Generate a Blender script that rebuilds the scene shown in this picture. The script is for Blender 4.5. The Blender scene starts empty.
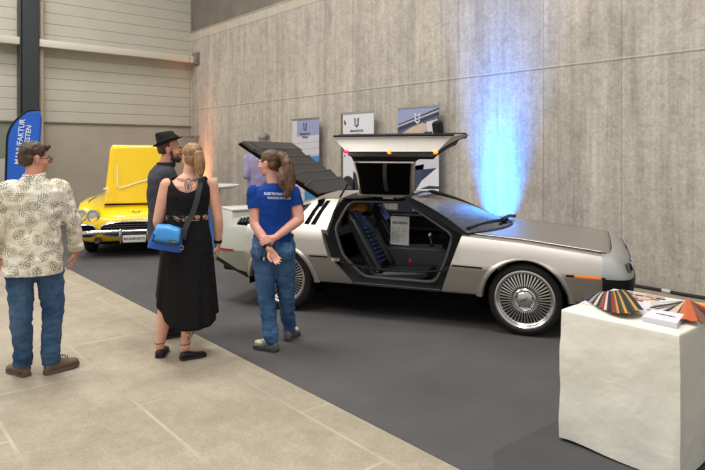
import bpy, bmesh, math, random
from mathutils import Vector, Matrix, Euler, noise
from mathutils.bvhtree import BVHTree

# ------------------------------------------------------------------ camera, world, light, exposure
SC = bpy.context.scene
COL = SC.collection
PI = math.pi
CAM_H = 1.65; FPX = 600.0; HOR = 152.0; CXP = 352.5
VA = math.radians(40.5)
FWD = Vector((-math.cos(VA), math.sin(VA), 0)); RGT = Vector((math.sin(VA), math.cos(VA), 0))
cam_d = bpy.data.cameras.new('camera'); cam = bpy.data.objects.new('camera', cam_d); COL.objects.link(cam)
cam.location = (0, 0, CAM_H)
cam.rotation_euler = (PI/2, 0, math.atan2(FWD.y, FWD.x) - PI/2)
cam_d.sensor_width = 36.0; cam_d.lens = FPX/705*36.0
cam_d.shift_y = -(235-HOR)/705.0
cam_d.clip_end = 200
SC.camera = cam
SC.view_settings.view_transform = 'Standard'; SC.view_settings.look = 'None'
SC.view_settings.gamma = 1.0; SC.view_settings.use_curve_mapping = False
SC.view_settings.exposure = 0.0
w = bpy.data.worlds.new('hall_ambient'); SC.world = w; w.use_nodes = True
w.node_tree.nodes['Background'].inputs[0].default_value = (1.0, 0.985, 0.955, 1)
w.node_tree.nodes['Background'].inputs[1].default_value = 0.62

def area(name, loc, size, power, color=(1, .97, .925), rot=(0, 0, 0), sy=None):
    l = bpy.data.lights.new(name, 'AREA'); l.energy = power; l.color = color
    l.size = size
    if sy: l.shape = 'RECTANGLE'; l.size_y = sy
    o = bpy.data.objects.new(name, l); COL.objects.link(o); o.location = loc; o.rotation_euler = rot
    return o
# rows of high hall lamps
for lx, ly in ((-12, 2.0), (-6.5, 1.5), (-2.0, 2.5), (-9, -4), (-3, -4)):
    area('hall_lamp_light', (lx, ly, 8.5), 2.0, 280)

# ------------------------------------------------------------------ helpers
def L(c):
    return tuple(((v/255)/12.92 if v/255 <= .04045 else ((v/255+.055)/1.055)**2.4) for v in c)

class NT:
    def __init__(s, name):
        s.m = bpy.data.materials.new(name); s.m.use_nodes = True; s.t = s.m.node_tree
        s.b = s.t.nodes['Principled BSDF']
    def n(s, typ, **kw):
        nd = s.t.nodes.new(typ)
        for k, v in kw.items(): setattr(nd, k, v)
        return nd
    def l(s, a, b): s.t.links.new(a, b)
    def coords(s, scale=(1, 1, 1), rot=(0, 0, 0)):
        tc = s.n('ShaderNodeTexCoord'); mp = s.n('ShaderNodeMapping')
        mp.inputs['Scale'].default_value = scale; mp.inputs['Rotation'].default_value = rot
        s.l(tc.outputs['Object'], mp.inputs[0]); return mp.outputs[0]
    def noise(s, vec, scale, detail=4, rough=.6, dist=0):
        nd = s.n('ShaderNodeTexNoise'); s.l(vec, nd.inputs['Vector'])
        nd.inputs['Scale'].default_value = scale; nd.inputs['Detail'].default_value = detail
        nd.inputs['Roughness'].default_value = rough; nd.inputs['Distortion'].default_value = dist
        return nd.outputs[0]
    def ramp(s, fac, stops, interp='LINEAR'):
        r = s.n('ShaderNodeValToRGB'); r.color_ramp.interpolation = interp
        els = r.color_ramp.elements
        while len(els) < len(stops): els.new(.5)
        for e, (p, c) in zip(els, stops):
            e.position = p; e.color = (*c, 1) if len(c) == 3 else c
        s.l(fac, r.inputs[0]); return r.outputs[0]
    def mix(s, a, b, fac, mode='MIX'):
        m = s.n('ShaderNodeMix', data_type='RGBA', blend_type=mode)
        for inp, v in ((m.inputs[0], fac), (m.inputs[6], a), (m.inputs[7], b)):
            if isinstance(v, (int, float)): inp.default_value = v
            elif isinstance(v, tuple): inp.default_value = (*v, 1) if len(v) == 3 else v
            else: s.l(v, inp)
        return m.outputs[2]
    def math(s, op, a, b=None, c=None):
        m = s.n('ShaderNodeMath', operation=op)
        for i, v in enumerate((a, b, c)):
            if v is None: continue
            if isinstance(v, (int, float)): m.inputs[i].default_value = v
            else: s.l(v, m.inputs[i])
        return m.outputs[0]
    def bump(s, h, strength=.3, dist=.01):
        b = s.n('ShaderNodeBump'); b.inputs['Strength'].default_value = strength; b.inputs['Distance'].default_value = dist
        s.l(h, b.inputs['Height']); s.l(b.outputs[0], s.b.inputs['Normal'])

MATS = {}
def mat(name, rgb, rough=.5, metal=0., var=.0, vscale=8., bump=0., bscale=40., emit=None, est=0., coat=0., alpha=1., spec=.5):
    if name in MATS: return MATS[name]
    t = NT(name); c = L(rgb)
    b = t.b; b.inputs['Roughness'].default_value = rough; b.inputs['Metallic'].default_value = metal
    b.inputs['Coat Weight'].default_value = coat; b.inputs['Specular IOR Level'].default_value = spec
    v = t.coords()
    if var > 0:
        f = t.noise(v, vscale)
        col = t.ramp(f, [(.3, tuple(x*(1-var) for x in c)), (.7, tuple(min(1, x*(1+var)) for x in c))])
        t.l(col, b.inputs['Base Color'])
    else: b.inputs['Base Color'].default_value = (*c, 1)
    if bump > 0: t.bump(t.noise(v, bscale), bump)
    if emit: b.inputs['Emission Color'].default_value = (*L(emit), 1); b.inputs['Emission Strength'].default_value = est
    if alpha < 1: b.inputs['Alpha'].default_value = alpha
    MATS[name] = t.m; return t.m

def mesh_obj(name, me, m=None, parent=None, smooth=True, ang=40):
    o = bpy.data.objects.new(name, me); COL.objects.link(o)
    if m and not me.materials: me.materials.append(m)
    if parent: o.parent = parent
    if smooth:
        me.polygons.foreach_set('use_smooth', [True]*len(me.polygons))
        if ang: me.set_sharp_from_angle(angle=math.radians(ang))
    me.update(); return o
def obj(name, bm, m=None, parent=None, smooth=True, ang=40, recalc=True):
    if recalc: bmesh.ops.recalc_face_normals(bm, faces=bm.faces)
    me = bpy.data.meshes.new(name); bm.to_mesh(me); bm.free()
    return mesh_obj(name, me, m, parent, smooth, ang)
def tag(o, label=None, cat=None, group=None, kind=None):
    if label: o['label'] = label
    if cat: o['category'] = cat
    if group: o['group'] = group
    if kind: o['kind'] = kind
    return o
def empty(name, loc, rz=0):
    o = bpy.data.objects.new(name, None); COL.objects.link(o); o.location = loc; o.rotation_euler = (0, 0, rz); o.empty_display_size = .1
    return o
def copy_tree(o, parent=None):
    c = o.copy(); COL.objects.link(c); c.parent = parent
    for ch in list(o.children): copy_tree(ch, c)
    return c
def evald(o):
    dg = bpy.context.evaluated_depsgraph_get(); dg.update()
    return bpy.data.meshes.new_from_object(o.evaluated_get(dg))
def bake(o):
    me = evald(o); old = o.data; o.modifiers.clear(); o.data = me
    bpy.data.meshes.remove(old); return o
def boolean(o, cutter_bm, solver='EXACT'):
    bmesh.ops.recalc_face_normals(cutter_bm, faces=cutter_bm.faces)
    me = bpy.data.meshes.new('cut'); cutter_bm.to_mesh(me); cutter_bm.free()
    c = bpy.data.objects.new('cut', me); COL.objects.link(c); c.parent = o.parent
    bpy.context.view_layer.update()
    md = o.modifiers.new('b', 'BOOLEAN'); md.operation = 'DIFFERENCE'; md.object = c; md.solver = solver
    bake(o); bpy.data.objects.remove(c); bpy.data.meshes.remove(me)

BM = bmesh.new
def box(bm, c, s, rz=0, bev=0, rot=None):
    r = bmesh.ops.create_cube(bm, size=1)
    M = Matrix.Translation(c) @ (rot.to_4x4() if rot else Matrix.Rotation(rz, 4, 'Z')) @ Matrix.Diagonal((*s, 1))
    bmesh.ops.transform(bm, matrix=M, verts=r['verts'])
    if bev:
        es = list({e for v in r['verts'] for e in v.link_edges})
        bmesh.ops.bevel(bm, geom=es, offset=bev, segments=2, affect='EDGES', profile=.5)
    return bm
def frame(d, up=Vector((0, 0, 1))):
    d = d.normalized(); s = d.cross(up)
    if s.length < 1e-4: s = d.cross(Vector((0, 1, 0)))
    s.normalize(); return d, s, s.cross(d)
def tube(bm, pts, r, seg=12, cap=True, flat=1.0, closed=False):
    pts = [Vector(p) for p in pts]; rings = []
    N = len(pts)
    for i, p in enumerate(pts):
        if closed: d = pts[(i+1) % N]-pts[i-1]
        else: d = pts[min(i+1, N-1)]-pts[max(i-1, 0)]
        d, s, u = frame(d); rr = r[i] if isinstance(r, (list, tuple)) else r
        rings.append([bm.verts.new(p+s*math.cos(a)*rr+u*math.sin(a)*rr*flat) for a in [2*PI*k/seg for k in range(seg)]])
    for i in range(N if closed else N-1):
        a, b = rings[i], rings[(i+1) % N]
        for k in range(seg): bm.faces.new((a[k], a[(k+1) % seg], b[(k+1) % seg], b[k]))
    if cap and not closed: bm.faces.new(rings[0]); bm.faces.new(rings[-1])
    return bm
def loft(bm, rings, closed=True, cap=True):
    R = [[bm.verts.new(p) for p in r] for r in rings]; n = len(R[0])
    for a, b in zip(R[:-1], R[1:]):
        for k in range(n if closed else n-1):
            try: bm.faces.new((a[k], a[(k+1) % n], b[(k+1) % n], b[k]))
            except ValueError: pass
    if cap and closed:
        bm.faces.new(R[0]); bm.faces.new(R[-1])
    return R
def prism(bm, poly, axis, a, b):
    """poly: 2D outline; extruded along axis from a to b"""
    def mk(p, t):
        if axis == 'Y': return (p[0], t, p[1])
        if axis == 'X': return (t, p[0], p[1])
        return (p[0], p[1], t)
    loft(bm, [[mk(p, a) for p in poly], [mk(p, b) for p in poly]])
    return bm
def lathe(bm, prof, seg=32, M=Matrix()):
    """prof: (radius, height) pairs about local Z"""
    rings = []
    for r, z in prof:
        rings.append([bm.verts.new(M @ Vector((max(r, 1e-4)*math.cos(a), max(r, 1e-4)*math.sin(a), z))) for a in [2*PI*k/seg for k in range(seg)]])
    for a, b in zip(rings[:-1], rings[1:]):
        for k in range(seg): bm.faces.new((a[k], a[(k+1) % seg], b[(k+1) % seg], b[k]))
    return bm
def cyl_y(bm, c, r, h, seg=40):
    bmesh.ops.create_cone(bm, cap_ends=True, segments=seg, radius1=r, radius2=r, depth=h, matrix=Matrix.Translation(c) @ Matrix.Rotation(PI/2, 4, 'X')); return bm
def quad(bm, *p):
    bm.faces.new([bm.verts.new(q) for q in p]); return bm
def ellipsoid(bm, c, r, rot=None, sub=3):
    k = bmesh.ops.create_icosphere(bm, subdivisions=sub, radius=1)
    M = Matrix.Translation(c) @ (rot.to_4x4() if rot else Matrix()) @ Matrix.Diagonal((*r, 1))
    bmesh.ops.transform(bm, matrix=M, verts=k['verts'])
def capsule(bm, p, q, r1, r2, seg=14):
    p, q = Vector(p), Vector(q); d = q-p; Ln = d.length
    if Ln < 1e-5: ellipsoid(bm, p, (r1,)*3, sub=2); return
    d, s, u = frame(d); rings = []
    for t in (-1, -.8, -.45, 0): rings.append((p+d*r1*t, r1*math.sqrt(max(0.0008, 1-t*t))))
    for t in (0, .45, .8, 1): rings.append((q+d*r2*t, r2*math.sqrt(max(0.0008, 1-t*t))))
    loft(bm, [[c+s*math.cos(a)*r+u*math.sin(a)*r for a in [2*PI*k/seg for k in range(seg)]] for c, r in rings])
def chain(bm, pts, rs):
    for i in range(len(pts)-1): capsule(bm, pts[i], pts[i+1], rs[i], rs[i+1])
def rings_loft(bm, rings, seg=28, pw=2.3, yaw=0):
    """rings: (z, cx, cy, hx, hy[, yaw])"""
    out = []
    for rg in rings:
        z, cx, cy, hx, hy = rg[:5]; yw = rg[5] if len(rg) > 5 else yaw
        ring = []
        for k in range(seg):
            a = 2*PI*k/seg; ca, sa = math.cos(a), math.sin(a)
            x = hx*math.copysign(abs(ca)**(2/pw), ca); y = hy*math.copysign(abs(sa)**(2/pw), sa)
            ring.append(Vector((cx+x*math.cos(yw)-y*math.sin(yw), cy+x*math.sin(yw)+y*math.cos(yw), z)))
        out.append(ring)
    loft(bm, out)
def fuse(name, bm, m, parent=None, voxel=.006, smooth=4, factor=.6, keep=None, noise_amp=0, noise_scale=8, stretch=(1, 1, 1)):
    """voxel-union everything in bm into one continuous surface"""
    bmesh.ops.recalc_face_normals(bm, faces=bm.faces)
    me = bpy.data.meshes.new(name); bm.to_mesh(me); bm.free()
    o = bpy.data.objects.new(name, me); COL.objects.link(o)
    md = o.modifiers.new('r', 'REMESH'); md.mode = 'VOXEL'; md.voxel_size = voxel; md.adaptivity = 0
    if smooth: s = o.modifiers.new('s', 'SMOOTH'); s.iterations = smooth; s.factor = factor
    bake(o); me = o.data
    if noise_amp:
        nr = [v.normal.copy() for v in me.vertices]
        for v, n in zip(me.vertices, nr):
            c = v.co; q = Vector((c.x*stretch[0], c.y*stretch[1], c.z*stretch[2]))*noise_scale
            v.co = c + n*noise_amp*(noise.noise(q)+.5*noise.noise(q*2.1))
    if keep:
        b2 = bmesh.new(); b2.from_mesh(me)
        dead = [f for f in b2.faces if not keep(f.calc_center_median())]
        bmesh.ops.delete(b2, geom=dead, context='FACES'); b2.to_mesh(me); b2.free()
    me.materials.clear(); me.materials.append(m)
    me.polygons.foreach_set('use_smooth', [True]*len(me.polygons)); me.update()
    if parent: o.parent = parent
    return o
def text_mesh(name, txt, size, m, parent=None, M=Matrix(), extrude=.0015, align='CENTER', spacing=1.0, bold=0.0):
    c = bpy.data.curves.new('t', 'FONT'); c.body = txt; c.size = size; c.align_x = align; c.align_y = 'CENTER'
    c.extrude = extrude; c.space_character = spacing; c.offset = bold; c.resolution_u = 3
    to = bpy.data.objects.new('t', c); COL.objects.link(to); me = evald(to)
    bpy.data.objects.remove(to); bpy.data.curves.remove(c)
    me.transform(M); me.materials.clear()
    return mesh_obj(name, me, m, parent, smooth=False)
def bvh_of(o):
    b = bmesh.new(); b.from_mesh(o.data); t = BVHTree.FromBMesh(b); b.free(); return t
def drape(o, bvhs, d, back=1.0, off=.003):
    """lay a flat mesh onto the surface behind it (ray along d)"""
    d = Vector(d).normalized()
    for v in o.data.vertices:
        best = None
        for t in bvhs:
            h = t.ray_cast(v.co-d*back, d)
            if h[0] is not None and (best is None or h[3] < best[1]): best = (h[0], h[3])
        if best: v.co = best[0]-d*off
    o.data.update(); return o
def at(px, depth, z=0.):
    """ground position seen along image column px at the given depth"""
    p = (FWD+RGT*((px-CXP)/FPX))*depth; return Vector((p.x, p.y, z))
def face_away(px):
    r = FWD+RGT*((px-CXP)/FPX); return math.atan2(r.y, r.x)-PI/2
# ------------------------------------------------------------------ setting
WY = 7.45; WX = -15.68
def concrete_wall_mat():
    t = NT('streaked_concrete'); v = t.coords((1, 1, 1)); vs = t.coords((3.2, 3.2, .22)); vf = t.coords((11, 11, .5))
    big = t.noise(v, .55, 5, .6); st = t.noise(vs, 1.0, 6, .65, .3); fn = t.noise(vf, 1.0, 4, .7); gr = t.noise(v, 30, 5, .75)
    c = t.ramp(st, [(.25, L((158, 150, 138))), (.45, L((182, 175, 164))), (.55, L((188, 181, 170))), (.78, L((206, 200, 191)))])
    c = t.mix(c, t.ramp(big, [(.3, (.36, .355, .35)), (.7, (.60, .59, .575))]), .55, 'OVERLAY')
    c = t.mix(c, t.ramp(fn, [(.3, (.34, .34, .34)), (.5, (.5, .5, .5)), (.7, (.62, .62, .62))]), .6, 'OVERLAY')
    c = t.mix(c, t.ramp(gr, [(.3, (.30, .30, .30)), (.7, (.68, .68, .68))]), .6, 'OVERLAY')
    med = t.noise(v, 6, 6, .75)
    c = t.mix(c, t.ramp(med, [(.32, (.36, .35, .34)), (.5, (.5, .5, .5)), (.7, (.60, .60, .60))]), .6, 'OVERLAY')
    # pores
    vo = t.n('ShaderNodeTexVoronoi'); t.l(v, vo.inputs['Vector']); vo.inputs['Scale'].default_value = 3.3
    pore = t.math('LESS_THAN', vo.outputs['Distance'], .045)
    sp = t.n('ShaderNodeSeparateXYZ'); tc = t.n('ShaderNodeTexCoord'); t.l(tc.outputs['Object'], sp.inputs[0])
    X, Z = sp.outputs[0], sp.outputs[2]
    def line(coord, at_, w):
        return t.math('LESS_THAN', t.math('ABSOLUTE', t.math('SUBTRACT', coord, at_)), w)
    wob = t.math('MULTIPLY', t.math('SUBTRACT', t.noise(t.coords((1, 1, 1)), 2.0, 3), .5), .02)
    Zw = t.math('ADD', Z, wob)
    tot = t.math('MULTIPLY', pore, .5)
    for z in (2.81, 4.74): tot = t.math('MAXIMUM', tot, t.math('MULTIPLY', line(Zw, z, .012), .55))
    for x in (-13.93, -11.33, -8.73, -6.13, -4.63, -3.53, -.93): tot = t.math('MAXIMUM', tot, t.math('MULTIPLY', line(X, x, .008), .4))
    c = t.mix(c, L((105, 98, 88)), tot)
    # pale lime edge just over the lower seam
    c = t.mix(c, L((214, 207, 196)), t.math('MULTIPLY', line(Zw, 2.83, .01), .4))
    # cleaner pale band under the upper joint
    c = t.mix(c, L((202, 192, 172)), t.math('MULTIPLY', t.math('GREATER_THAN', Zw, 4.74), .5))
    t.l(c, t.b.inputs['Base Color']); t.b.inputs['Roughness'].default_value = .85
    t.bump(t.mix(gr, fn, .5), .25, .01)
    return t.m
def smooth_concrete(name, lo, hi, s=1.5):
    t = NT(name); v = t.coords()
    c = t.ramp(t.noise(v, s, 6, .6), [(.3, L(lo)), (.7, L(hi))])
    c = t.mix(c, t.ramp(t.noise(v, 45, 4, .8), [(.3, (.4, .4, .4)), (.7, (.58, .58, .58))]), .35, 'OVERLAY')
    t.l(c, t.b.inputs['Base Color']); t.b.inputs['Roughness'].default_value = .8; return t.m
def floor_mat():
    t = NT('beige_floor_concrete'); v = t.coords()
    c = t.ramp(t.noise(v, 1.1, 6, .65), [(.3, L((153, 142, 124))), (.7, L((179, 168, 149)))])
    c = t.mix(c, t.ramp(t.noise(v, 60, 5, .8), [(.3, (.32, .32, .32)), (.7, (.66, .66, .66))]), .65, 'OVERLAY')
    c = t.mix(c, t.ramp(t.noise(v, 7, 6, .75), [(.35, (.38, .37, .36)), (.65, (.58, .58, .58))]), .5, 'OVERLAY')
    # faint tape ghosts and slab joints
    br = t.n('ShaderNodeTexBrick'); t.l(t.coords((1, 1, 1), (0, 0, .0)), br.inputs['Vector'])
    br.inputs['Scale'].default_value = 1; br.inputs['Brick Width'].default_value = 1.55; br.inputs['Row Height'].default_value = .74
    br.inputs['Mortar Size'].default_value = .014; br.inputs['Mortar Smooth'].default_value = .5
    br.inputs['Color1'].default_value = (0, 0, 0, 1); br.inputs['Color2'].default_value = (0, 0, 0, 1); br.inputs['Mortar'].default_value = (1, 1, 1, 1)
    m = t.math('MULTIPLY', br.outputs['Color'], t.ramp(t.noise(v, .9, 3), [(.45, (0, 0, 0)), (.62, (.5, .5, .5))]))
    c = t.mix(c, L((204, 196, 178)), m)
    m2 = t.math('MULTIPLY', t.ramp(t.noise(t.coords((.6, 5, 1)), 1.6, 3), [(.5, (0, 0, 0)), (.7, (1, 1, 1))]), .2)
    c = t.mix(c, L((146, 131, 112)), m2)
    t.l(c, t.b.inputs['Base Color']); t.b.inputs['Roughness'].default_value = .55; t.b.inputs['Specular IOR Level'].default_value = .35
    t.bump(t.noise(v, 80, 3), .1, .003)
    return t.m
def carpet_mat(name, base):
    t = NT(name); v = t.coords()
    lo = tuple(x*.86 for x in L(base)); hi = tuple(x*1.14 for x in L(base))
    c = t.ramp(t.noise(v, 1.3, 5, .6), [(.3, lo), (.7, hi)])
    c = t.mix(c, t.ramp(t.noise(v, 300, 3, .8), [(.3, (.36, .36, .36)), (.7, (.64, .64, .64))]), .5, 'OVERLAY')
    t.l(c, t.b.inputs['Base Color']); t.b.inputs['Roughness'].default_value = .95; t.b.inputs['Specular IOR Level'].default_value = .15
    t.bump(t.noise(v, 400, 2), .3, .003)
    return t.m
S = dict(kind='structure')
bm = BM(); box(bm, (-6, 0, -.1), (24, 16, .2)); tag(obj('floor', bm, floor_mat(), smooth=False), **S)
bm = BM(); box(bm, (-6, WY+.1, 2.475), (20.0, .2, 4.95)); wb = tag(obj('wall_back', bm, concrete_wall_mat(), smooth=False), **S)
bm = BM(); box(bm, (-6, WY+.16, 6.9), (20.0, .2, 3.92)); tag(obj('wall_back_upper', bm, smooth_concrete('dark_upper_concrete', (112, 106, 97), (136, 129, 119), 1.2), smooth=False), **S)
bm = BM(); box(bm, (-6, WY+.03, 4.965), (20.0, .07, .05)); tag(obj('trim_1', bm, smooth_concrete('joint_concrete', (150, 143, 130), (175, 167, 150)), smooth=False), **S)
# left wall: concrete plinth wall, horizontal sandwich panels above
bm = BM(); box(bm, (WX-.1, 5.6, 1.17), (.2, 4.1, 2.34)); tag(obj('wall_left', bm, smooth_concrete('plinth_concrete', (160, 150, 136), (174, 164, 150), .8), smooth=False), **S)
panel = mat('cream_wall_panel', (188, 184, 170), .55, var=.03, vscale=1.5)
bm = BM()
z = 2.37
while z < 9:
    prism(bm, [(WX-.1, z), (WX+.004, z), (WX+.008, z+.012), (WX+.008, z+.244), (WX+.004, z+.255), (WX-.1, z+.255)], 'Y', -4, WY)
    z += .262
tag(obj('wall_left_panels', bm, panel, smooth=False), **S)
bm = BM(); box(bm, (WX-.08, 1.6, 5.2), (.1, 12, 8)); tag(obj('wall_left_backing', bm, mat('panel_joint', (170, 162, 144), .8), smooth=False), **S)
bm = BM(); box(bm, (WX+.01, 1.0, 2.355), (.06, 13, .03)); tag(obj('trim_2', bm, mat('panel_sill', (110, 102, 88), .5), smooth=False), **S)
# sectional hall gate left of the column
bm = BM(); box(bm, (WX-.04, .0, .75), (.06, 6.6, 1.5)); 
tag(obj('door_1', bm, mat('gate_white', (186, 182, 170), .5), smooth=False), **S)
bm = BM(); box(bm, (WX-.04, .0, 1.93), (.05, 6.6, .82)); tag(obj('window_1', bm, mat('gate_glazing', (128, 132, 118), .3), smooth=False), **S)
# steel column, wall rails, rain pipe
steel = mat('anthracite_steel', (44, 50, 52), .45, var=.06, vscale=3)
bm = BM()
cy = 3.30; cxx = WX+.3
box(bm, (cxx, cy-.19, 4), (.30, .02, 8)); box(bm, (cxx, cy+.19, 4), (.30, .02, 8)); box(bm, (cxx, cy, 4), (.014, .38, 8))
box(bm, (cxx+.02, cy, .02), (.4, .46, .04))
box(bm, (cxx+.14, cy+.02, 4), (.02, .34, 8))
tag(obj('steel_column', bm, steel, smooth=False), 'dark anthracite steel column standing against the panel wall behind the blue flag', 'column')
railm = mat('cream_rail', (202, 197, 183), .45, var=.03)
for (y0, y1, nm) in ((-4, 3.12, 'trim_3'), (3.50, 7.60, 'trim_4')):
    bm = BM(); box(bm, (WX+.34, (y0+y1)/2, 4.18), (.16, y1-y0, .17), bev=.01)
    box(bm, (WX+.17, (y0+y1)/2, 4.23), (.2, y1-y0, .04)); tag(obj(nm, bm, railm), **S)
bm = BM(); box(bm, (WX+.4, WY-.06, 4.20), (.2, .1, .3), bev=.01); box(bm, (WX+.4, WY-.02, 4.20), (.3, .02, .36))
tag(obj('trim_5', bm, mat('galvanised', (140, 140, 136), .4, .6)), **S)
bm = BM(); tube(bm, [(WX+.2, 3.60, 0), (WX+.2, 3.60, 8)], .05, 18)
for zz in (1.2, 3.0, 5.2): tube(bm, [(WX+.2, 3.60, zz), (WX+.2, 3.60, zz+.03)], .06, 18)
tag(obj('downpipe', bm, mat('pipe_beige', (196, 180, 160), .45)), 'thin beige vertical downpipe beside the dark steel column', 'pipe')
# hanging wire with wall bracket near the corner
bm = BM(); tube(bm, [(WX+.42, 7.22, 4.24), (WX+.42, 7.22, 2.0)], .008, 6)
tube(bm, [(WX+.1, 7.22, 2.06), (WX+.5, 7.3, 2.06)], .018, 8); box(bm, (WX+.46, 7.36, 2.05), (.12, .18, .08))
tag(obj('wire_hanger', bm, mat('wire_grey', (130, 128, 124), .5, .5)), 'thin grey hanging wire with bracket beside the concrete corner', 'wire')
# carpet
bm = BM(); box(bm, (-5.2, (2.45+6.92)/2, .002), (18.6, 6.92-2.45, .004)); tag(obj('carpet', bm, carpet_mat('grey_carpet', (88, 86, 86)), smooth=False), **S)
bm = BM(); prism(bm, [(-2.00, 2.72), (-1.98, 3.42), (-1.9, 4.6), (2.5, 4.6), (2.5, 2.47), (-1.80, 2.47)], 'Z', .0042, .006)
tag(obj('carpet_offcut', bm, carpet_mat('grey_carpet_dark', (80, 79, 80)), smooth=False), **S)
# cable along the wall foot
bm = BM(); rnd = random.Random(3)
pts = [(x/4, WY-.10+.02*math.sin(x*1.3)+rnd.uniform(-.008, .008), .022) for x in range(-22, 9)]
tube(bm, pts, .020, 8); cab = tag(obj('cable', bm, mat('cable_black', (26, 26, 28), .5)), 'black power cable lying along the foot of the concrete wall', 'cable')
bm = BM(); tube(bm, [pts[10], pts[10].__class__(a*.6+b*.4 for a, b in zip(pts[10], pts[11]))], .023, 10); obj('white_tape', bm, mat('tape_white', (205, 205, 200), .5), cab)
# ------------------------------------------------------------------ brushed steel gullwing car
def steel_mat(name, rgb, rough=.36, stretch=(1, 1, 30)):
    t = NT(name); v = t.coords((stretch[0]*4, stretch[1]*4, stretch[2]*4))
    f = t.noise(v, 3, 4, .7); c = L(rgb)
    t.l(t.ramp(f, [(.3, tuple(x*.93 for x in c)), (.7, tuple(min(1, x*1.05) for x in c))]), t.b.inputs['Base Color'])
    t.b.inputs['Metallic'].default_value = .92; t.b.inputs['Roughness'].default_value = rough
    t.l(t.math('ADD', t.math('MULTIPLY', f, .14), rough-.07), t.b.inputs['Roughness'])
    return t.m
def glass_mat(name, tint=(40, 48, 54), op=.55):
    t = NT(name); b = t.b; b.inputs['Base Color'].default_value = (*L(tint), 1); b.inputs['Roughness'].default_value = .03
    b.inputs['Specular IOR Level'].default_value = .8; b.inputs['Coat Weight'].default_value = 1; b.inputs['Coat Roughness'].default_value = .02
    b.inputs['Alpha'].default_value = op; return t.m
STEEL = steel_mat('brushed_stainless', (208, 201, 192), .42, (.6, 1, 26))
STEELX = steel_mat('brushed_stainless_hood', (200, 194, 186), .34, (.6, 22, 1))
FASC = mat('painted_fascia', (172, 172, 170), .42, .35, var=.02)
FASCR = mat('painted_rear_fascia', (176, 178, 166), .42, .25, var=.02)
BLK = mat('black_trim', (15, 15, 16), .5, var=.1, spec=.3); BLKG = mat('black_gloss', (12, 12, 13), .12, coat=.5)
BLKM = mat('matt_black', (9, 9, 10), .9, spec=.1); LEATH = mat('black_leather', (30, 31, 35), .4, var=.12, vscale=12, bump=.15, bscale=120)
BLUE = mat('blue_leather', (14, 44, 84), .5, var=.1, vscale=10); GREYR = mat('grey_rubber', (72, 72, 74), .5)
CHR = mat('chrome', (215, 215, 215), .1, 1.0); ALLOY = mat('polished_alloy', (212, 210, 206), .24, .9)
RUB = mat('tyre_rubber', (24, 24, 25), .75, bump=.2, bscale=60); GLS = glass_mat('car_glass'); WGL = glass_mat('windscreen_glass', (30, 38, 46), .72)
AMB = mat('amber_lens', (222, 120, 20), .3, emit=(255, 120, 10), est=.35); REDL = mat('red_lens', (150, 22, 18), .3)
AMBL = mat('amber_lit', (255, 110, 20), .3, emit=(255, 90, 10), est=6); REDLIT = mat('red_lit', (220, 20, 60), .3, emit=(255, 20, 70), est=2.5)

dm = tag(empty('sports_car', (-4.578, 4.858, .0045), math.radians(28.1)), 'brushed stainless steel wedge-shaped sports car with open gullwing door and raised louvred engine cover', 'car')

def tab(x, T):
    """piecewise linear rows (x, a, b, ...)"""
    T = sorted(T)
    if x <= T[0][0]: return T[0][1:]
    for p, q in zip(T[:-1], T[1:]):
        if x <= q[0]:
            f = (x-p[0])/(q[0]-p[0]); f = f
            return tuple(a+(b-a)*f for a, b in zip(p[1:], q[1:]))
    return T[-1][1:]
#      X     wl    wc    ws    zs    we    ze    zc   zbot
ST = [(1.90, .87, .925, .86, .748, .80, .765, .80, .33), (1.7, .885, .94, .87, .775, .80, .79, .822, .33),
      (1.2, .91, .96, .89, .832, .80, .845, .865, .33), (.66, .905, .965, .90, .872, .80, .882, .905, .33),
      (0., .90, .965, .905, .868, .80, .875, .88, .33), (-.6, .905, .97, .905, .872, .80, .88, .89, .33),
      (-1.2, .915, .975, .91, .885, .80, .90, .92, .33), (-1.62, .90, .965, .90, .885, .80, .915, .94, .33)]
def cr(X): return .600-.030*min(1, max(0, (X-.6)/1.3))
def sect(X, T=ST):
    q = cr(X)
    wl, wc, ws, zs, we, ze, zc, zb = tab(X, T)
    h = [(0, zb), (wl-.08, zb), (wl-.015, zb+.004), (wl, zb+.02), (wl+(wc-wl)*.55, zb+(q-.015-zb)*.5), (wc-.003, q-.028), (wc, q-.018), (wc, q+.018), (wc-.004, q+.03),
         (wc+(ws-wc)*.30, q+.03+(zs-q-.03)*.5), (ws+.008, zs-.025), (ws-.004, zs-.006), (ws-.02, zs), (we, ze), (we*.5, zc-.008), (0, zc)]
    r = [(X, y, z) for y, z in h] + [(X, -y, z) for y, z in h[-2:0:-1]]
    return r
def frange(a, b, n): return [a+(b-a)*i/n for i in range(n+1)]
bm = BM(); loft(bm, [sect(x) for x in frange(-1.62, 1.875, 44)])
body = obj('body', bm, STEEL, dm, ang=25)
XF, XR, RF, RR = 1.225, -1.205, .325, .335
# wheel arches, cabin, door apertures, engine bay
for x in (XF, XR):
    for s in (1, -1):
        c = cyl_y(BM(), (x, s*.86, .315), .372, .52); boolean(body, c)
c = BM(); loft(c, [[(.95, -.70, z), (.95, .70, z), (-.92, .70, z), (-.92, -.70, z)] for z in (.405, 1.3)]); boolean(body, c)
DO = [(-.655, .605), (-.76, .86), (-.74, 1.0), (.70, 1.0), (.665, .868), (.575, .61), (.478, .352), (-.412, .352)]
c = BM(); prism(c, DO, 'Y', -1.13, 1.13); boolean(body, c)
c = BM(); box(c, (-1.30, 0, .8), (.72, 1.04, .5)); boolean(body, c)
body.data.set_sharp_from_angle(angle=math.radians(25))
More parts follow.
